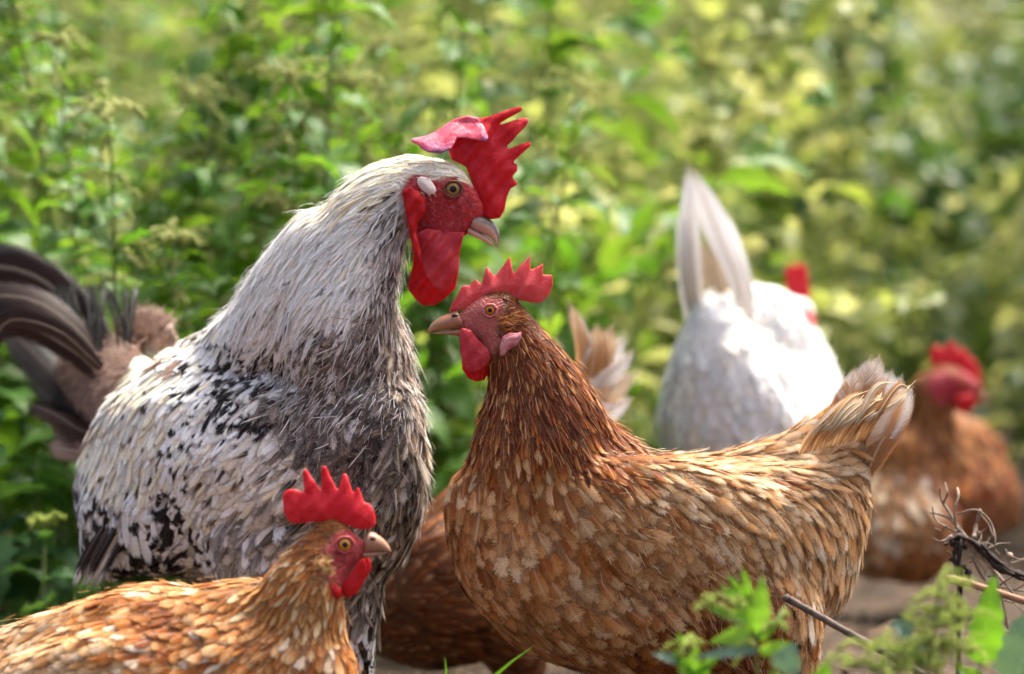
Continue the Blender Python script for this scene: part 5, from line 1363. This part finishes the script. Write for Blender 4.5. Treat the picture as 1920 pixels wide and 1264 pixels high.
def sprig(label, name, base, stems, leaves, spikes, seed=0, group=None, cat='weed', smat=None, tmat=None):
    rs = np.random.RandomState(seed)
    b = P(*base); r = empty(name, (b[0], b[1], 0), label, cat, group)
    for st in stems:
        v, f = px_tube(st, 3.2, 2.0); link('stem', poly_mesh('stem', [(v - rloc(r), f)], (smat or M_STEM,)), r)
    for i, l in enumerate(leaves): aimed_leaf(r, *l, seed=seed * 10 + i)
    for (px, py, d, L, n) in spikes:
        link('flower_spike', poly_mesh('flower_spike', [(v - rloc(r), f) for v, f in tassel_parts(P(px, py, d), rs, n, L, 1.0, .0011)], (tmat or M_TASSEL_FRESH,)), r)
    return r
f_ = 2.88
sprig('bright green sprig with an upright leaf in front of the standing hen', 'weed_sprig', (1410, 1264, f_),
      [[(1420, 1520, f_), (1425, 1350, f_), (1418, 1240, f_), (1412, 1140, f_), (1405, 1105, f_)], [(1415, 1200, f_), (1450, 1170, f_ - .01), (1470, 1140, f_)]],
      [(1418, 1190, f_, 84, 112, 44, M_LEAF_FRESH, .2), (1410, 1150, f_, 140, 80, 24, M_LEAF_FRESH), (1410, 1165, f_, 165, 92, 26, M_LEAF_FRESH), (1412, 1185, f_, 195, 86, 34, M_LEAF_FRESH), (1420, 1200, f_, 42, 70, 22, M_LEAF_FRESH), (1424, 1215, f_, 190, 130, 24, M_LEAF_BLUE), (1405, 1120, f_, 105, 60, 16, M_LEAF_FRESH), (1400, 1130, f_, 125, 66, 16, M_LEAF_FRESH), (1426, 1225, f_, 20, 60, 26, M_LEAF_FRESH)],
      [(1375, 1130, f_, .024, 4), (1345, 1140, f_, .022, 4), (1455, 1175, f_, .022, 3), (1425, 1225, f_, .024, 3)], 1)
sprig('small sprig with narrow leaves at the bottom edge, left of the brighter sprig', 'weed_sprig', (1290, 1264, f_),
      [[(1292, 1520, f_), (1296, 1360, f_), (1292, 1260, f_), (1285, 1205, f_)]],
      [(1292, 1245, f_, 165, 76, 20, M_LEAF_BLUE), (1296, 1265, f_, 80, 64, 26, M_LEAF_FRESH), (1300, 1270, f_, 40, 84, 18, M_LEAF_FRESH), (1285, 1215, f_, 120, 34, 14, M_LEAF_FRESH), (1300, 1290, f_, 60, 70, 30, M_LEAF_FRESH), (1298, 1280, f_, 120, 74, 26, M_LEAF_FRESH)],
      [(1282, 1208, f_, .022, 5)], 2)
sprig('seedling with a small rounded blue-green leaf below the stick', 'weed_sprig', (1500, 1264, f_ - .02),
      [[(1500, 1520, f_), (1492, 1380, f_), (1484, 1290, f_ - .02), (1478, 1262, f_ - .03)]],
      [(1470, 1262, f_ - .03, 70, 62, 58, M_LEAF_BLUE, .9), (1490, 1300, f_, 35, 80, 20, M_LEAF_FRESH), (1540, 1290, f_, 80, 56, 34, M_LEAF_FRESH), (1480, 1290, f_, 140, 50, 18, M_LEAF_FRESH)], [], 3)
f2 = 2.84
sprig('yellow-green flowering weed at the lower right corner', 'flowering_weed', (1720, 1264, f2),
      [[(1725, 1560, f2), (1735, 1400, f2), (1745, 1240, f2), (1758, 1140, f2), (1762, 1092, f2)], [(1738, 1290, f2), (1690, 1230, f2), (1640, 1215, f2)], [(1740, 1250, f2), (1790, 1180, f2), (1800, 1150, f2)], [(1735, 1320, f2), (1640, 1262, f2), (1575, 1250, f2)], [(1742, 1270, f2), (1700, 1200, f2), (1690, 1180, f2)]],
      [(1710, 1190, f2, 150, 50, 34, M_LEAF_BLUE), (1740, 1200, f2 + .02, 200, 60, 30, M_LEAF_BLUE), (1745, 1240, f2, 160, 70, 20, M_LEAF_FRESH)],
      [(1762 + dx, 1100 + dy, f2, .028, 6) for dx, dy in ((0, 0), (-4, 22), (-7, 48), (-12, 76), (-15, 104), (-18, 134))] + [(x, y, f2, .028, 5) for x, y in ((1690, 1225), (1660, 1218), (1630, 1216), (1795, 1185), (1802, 1160), (1785, 1215), (1600, 1250), (1640, 1256), (1690, 1262), (1730, 1255), (1770, 1250), (1820, 1225), (1700, 1240), (1745, 1220))], 4)
sprig('single upright bright green leaf at the lower right', 'weed_sprig', (1850, 1264, 2.95),
      [[(1846, 1560, 2.95), (1842, 1400, 2.95), (1838, 1260, 2.95), (1840, 1232, 2.95)]], [(1838, 1245, 2.95, 82, 172, 66, M_LEAF_FRESH, .1), (1842, 1280, 2.95, 150, 60, 30, M_LEAF_FRESH)], [], 5)
sprig('large blue-green leaf cut by the right edge', 'weed_sprig', (1900, 1264, 2.98),
      [[(1940, 1560, 2.98), (1935, 1420, 2.98), (1925, 1300, 2.98), (1915, 1262, 2.98)]], [(1900, 1282, 2.98, 68, 190, 110, M_LEAF_BLUE, .4), (1930, 1290, 3.0, 120, 120, 70, M_LEAF_BLUE, .4)], [], 6)

def mat_bark(name, a, b):
    m, t, out = new_mat(name); g = G(t)
    n = g.noise(g.coord(), 140, 4, .65); n2 = g.noise(g.coord(), 22, 2)
    c = g.mix(g.mr(g.m('ADD', n, g.m('MULTIPLY', n2, .4)), .5, .9), a, b)
    t.links.new(g.bsdf(c, .75, .25, g.bump(n, .7, .0015)), out.inputs[0]); return m
M_STICK = mat_bark('weathered_stick', (.055, .040, .034), (.17, .13, .105))
M_TWIG = mat_bark('dry_twig', (.13, .095, .07), (.33, .26, .20))
M_DEAD = mat_bark('withered_leaf', (.012, .009, .008), (.055, .038, .030))
M_CUT = mat_bark('cut_twig', (.22, .12, .07), (.34, .20, .12))

def single(name, label, cat, pieces, base, mats, group=None):
    b = P(*base)
    me = poly_mesh(name, [(v - np.array((b[0], b[1], 0)), f, m) for (v, f), m in pieces], mats)
    o = link(name, me); o.location = (b[0], b[1], 0); o['label'] = label; o['category'] = cat
    if group: o['group'] = group
    return o
single('stick', 'grey-brown stick leaning on the ground under the standing hen tail', 'stick',
       [(px_tube([(1474, 1121, 3.27), (1530, 1152, 3.275), (1600, 1192, 3.285), (1680, 1236, 3.295), (1800, 1310, 3.31), (1900, 1400, 3.33)], 7.2, 6.5, 30, 10, .05, 3), 0), (px_tube([(1476, 1124, 3.268), (1471, 1117, 3.268)], 8.4, 7.0, 4, 10), 0)], (1700, 1264, 3.3), (M_STICK,))
single('cut_twig', 'short reddish cut twig crossing the dead stems at the right', 'twig',
       [(px_tube([(1774, 1084, 3.47), (1812, 1093, 3.47), (1860, 1108, 3.475), (1960, 1140, 3.49)], 7.5, 7, 16, 10, .04, 5), 0)], (1860, 1264, 3.48), (M_CUT,))
def dead_plant():
    d = 3.52; b = P(1830, 1264, d)
    r = empty('dead_plant', (b[0], b[1], 0), 'withered dark plant with pale dry twigs at the right edge', 'dead plant')
    rr = random.Random(5)
    def tw(pts, r0, r1, mat=M_TWIG, name='twig', kn=.14):
        v, f = px_tube([(x, y, d + rr.uniform(-.01, .01)) for x, y in pts], r0, r1, 14, 6, kn, rr.randint(0, 999)); link(name, poly_mesh(name, [(v - rloc(r), f)], (mat,)), r)
    for pts, a, c in (([(1830, 1030), (1805, 1000), (1785, 975), (1757, 962), (1746, 962)], 4.5, 2.2), ([(1800, 1000), (1780, 960), (1766, 940), (1762, 915)], 3.6, 1.6), ([(1768, 945), (1776, 925), (1772, 905)], 2.6, 1.4),
                      ([(1792, 985), (1790, 955), (1797, 930), (1795, 914)], 3.4, 2.4), ([(1826, 1010), (1830, 985), (1838, 955)], 4.6, 3.0), ([(1800, 1000), (1778, 990), (1755, 975), (1748, 950)], 2.6, 1.4), ([(1775, 985), (1765, 995), (1752, 990)], 2.4, 1.2), ([(1785, 1005), (1765, 1015), (1750, 1010)], 3, 1.2),
                      ([(1795, 965), (1830, 955), (1858, 980), (1866, 1020), (1860, 1060)], 1.8, 1.6), ([(1830, 1030), (1860, 1065), (1890, 1100), (1910, 1125)], 4, 3), ([(1835, 1020), (1865, 1080), (1880, 1130), (1890, 1180)], 3.2, 2.4), ([(1850, 1050), (1890, 1060), (1930, 1100)], 2.6, 2), ([(1820, 1040), (1850, 1090), (1900, 1105), (1940, 1110)], 2.4, 1.6), ([(1870, 1100), (1900, 1080), (1925, 1076)], 2, 1.4), ([(1870, 1120), (1900, 1130), (1940, 1128)], 2.2, 1.4), ([(1885, 1030), (1893, 1050), (1880, 1075)], 1.6, 1.4), ([(1860, 1090), (1850, 1120), (1858, 1160)], 2.2, 1.2), ([(1895, 1110), (1915, 1100), (1930, 1090)], 1.8, 1.2), ([(1900, 1120), (1910, 1140), (1935, 1150)], 1.8, 1.2)):
        tw(pts, a, c)
    v = ICO_V * 7 * S * d + P(1893, 1042, d); link('seed_pod', np_mesh('seed_pod', v - rloc(r), ICO_F, (M_TWIG,)), r)
    for k in range(16):
        x0, y0 = rr.uniform(1790, 1900), rr.uniform(1000, 1120); a = rr.uniform(-2.6, .6); L = rr.uniform(25, 70)
        tw([(x0, y0), (x0 + L * .5 * math.cos(a), y0 + L * .5 * math.sin(a)), (x0 + L * math.cos(a + rr.uniform(-.6, .6)), y0 + L * math.sin(a + rr.uniform(-.6, .6)))], rr.uniform(1.4, 2.4), .8)
    tw([(1800, 1010), (1798, 1060), (1802, 1110), (1797, 1160), (1800, 1330)], 5, 5, M_DEAD, 'withered_stem', .25)
    # shrivelled leaves: crumpled strips
    for pts, wd in (([(1780, 1012), (1805, 1008), (1830, 1020), (1850, 1045), (1880, 1070), (1930, 1090)], 13), ([(1795, 1020), (1790, 1050), (1800, 1085), (1796, 1130)], 11), ([(1770, 1022), (1795, 1018), (1815, 1028)], 12), ([(1840, 1020), (1870, 1052), (1910, 1075), (1950, 1085)], 10), ([(1790, 1060), (1815, 1070), (1812, 1100)], 9)):
        q = catmull([P(x, y, d - .012) for x, y in pts], 16); n = len(q); rs = np.random.RandomState(len(pts) * 7 + wd)
        tg = norm(np.gradient(q, axis=0)); sd_ = norm(np.cross(tg, FWD)); V, F = [], []
        for i in range(n):
            w_ = .62 * wd * S * d * (.3 + .55 * math.sin(math.pi * (i + .6) / (n + .2))) * (1 + .5 * rs.normal())
            for j, s in enumerate((-1, -.4, .3, 1)):
                V.append(q[i] + sd_[i] * s * w_ + FWD * (.006 * (s * s) + rs.normal(0, .0016)))
        for i in range(n - 1):
            for j in range(3): F.append((i * 4 + j, i * 4 + j + 1, i * 4 + 5 + j, i * 4 + 4 + j))
        link('withered_leaf', np_mesh('withered_leaf', np.array(V) - rloc(r), F, (M_DEAD,)), r)
dead_plant()

def grass_blade(label, pts, w):
    b = P(*pts[0]); r = b * np.array((1, 1, 0))
    q = catmull([P(*p) for p in pts], 9); tg = norm(np.gradient(q, axis=0)); sd_ = norm(np.cross(tg, FWD)); V, F = [], []
    for i in range(9):
        w_ = w * S * pts[0][2] * (1 - (i / 8) ** 1.8) + .0001
        for s in (-1, 0, 1): V.append(q[i] + sd_[i] * s * w_ + FWD * .4 * w_ * abs(s) - r)
    for i in range(8):
        for j in range(2): F.append((i * 3 + j, i * 3 + j + 1, i * 3 + 4 + j, i * 3 + 3 + j))
    me = np_mesh('grass_blade', V, F, (M_LEAF_FRESH,)); add_attr(me, 'luv', np.array([(i / 8, s, .3) for i in range(9) for s in (-1, 0, 1)]))
    o = link('grass_blade', me); o.location = r; o['label'] = label; o['category'] = 'grass'
grass_blade('thin grass blade bending right below the standing hen breast', [(880, 1420, 3.2), (905, 1300, 3.2), (945, 1252, 3.2), (1000, 1212, 3.2)], 5)
grass_blade('short upright grass blade between the rooster and the standing hen', [(842, 1440, 3.22), (842, 1330, 3.22), (838, 1270, 3.22), (834, 1232, 3.22)], 5)
grass_blade('tiny grass tip at the bottom edge beside the standing hen breast', [(868, 1420, 3.25), (862, 1330, 3.25), (858, 1290, 3.25), (856, 1255, 3.25)], 5)
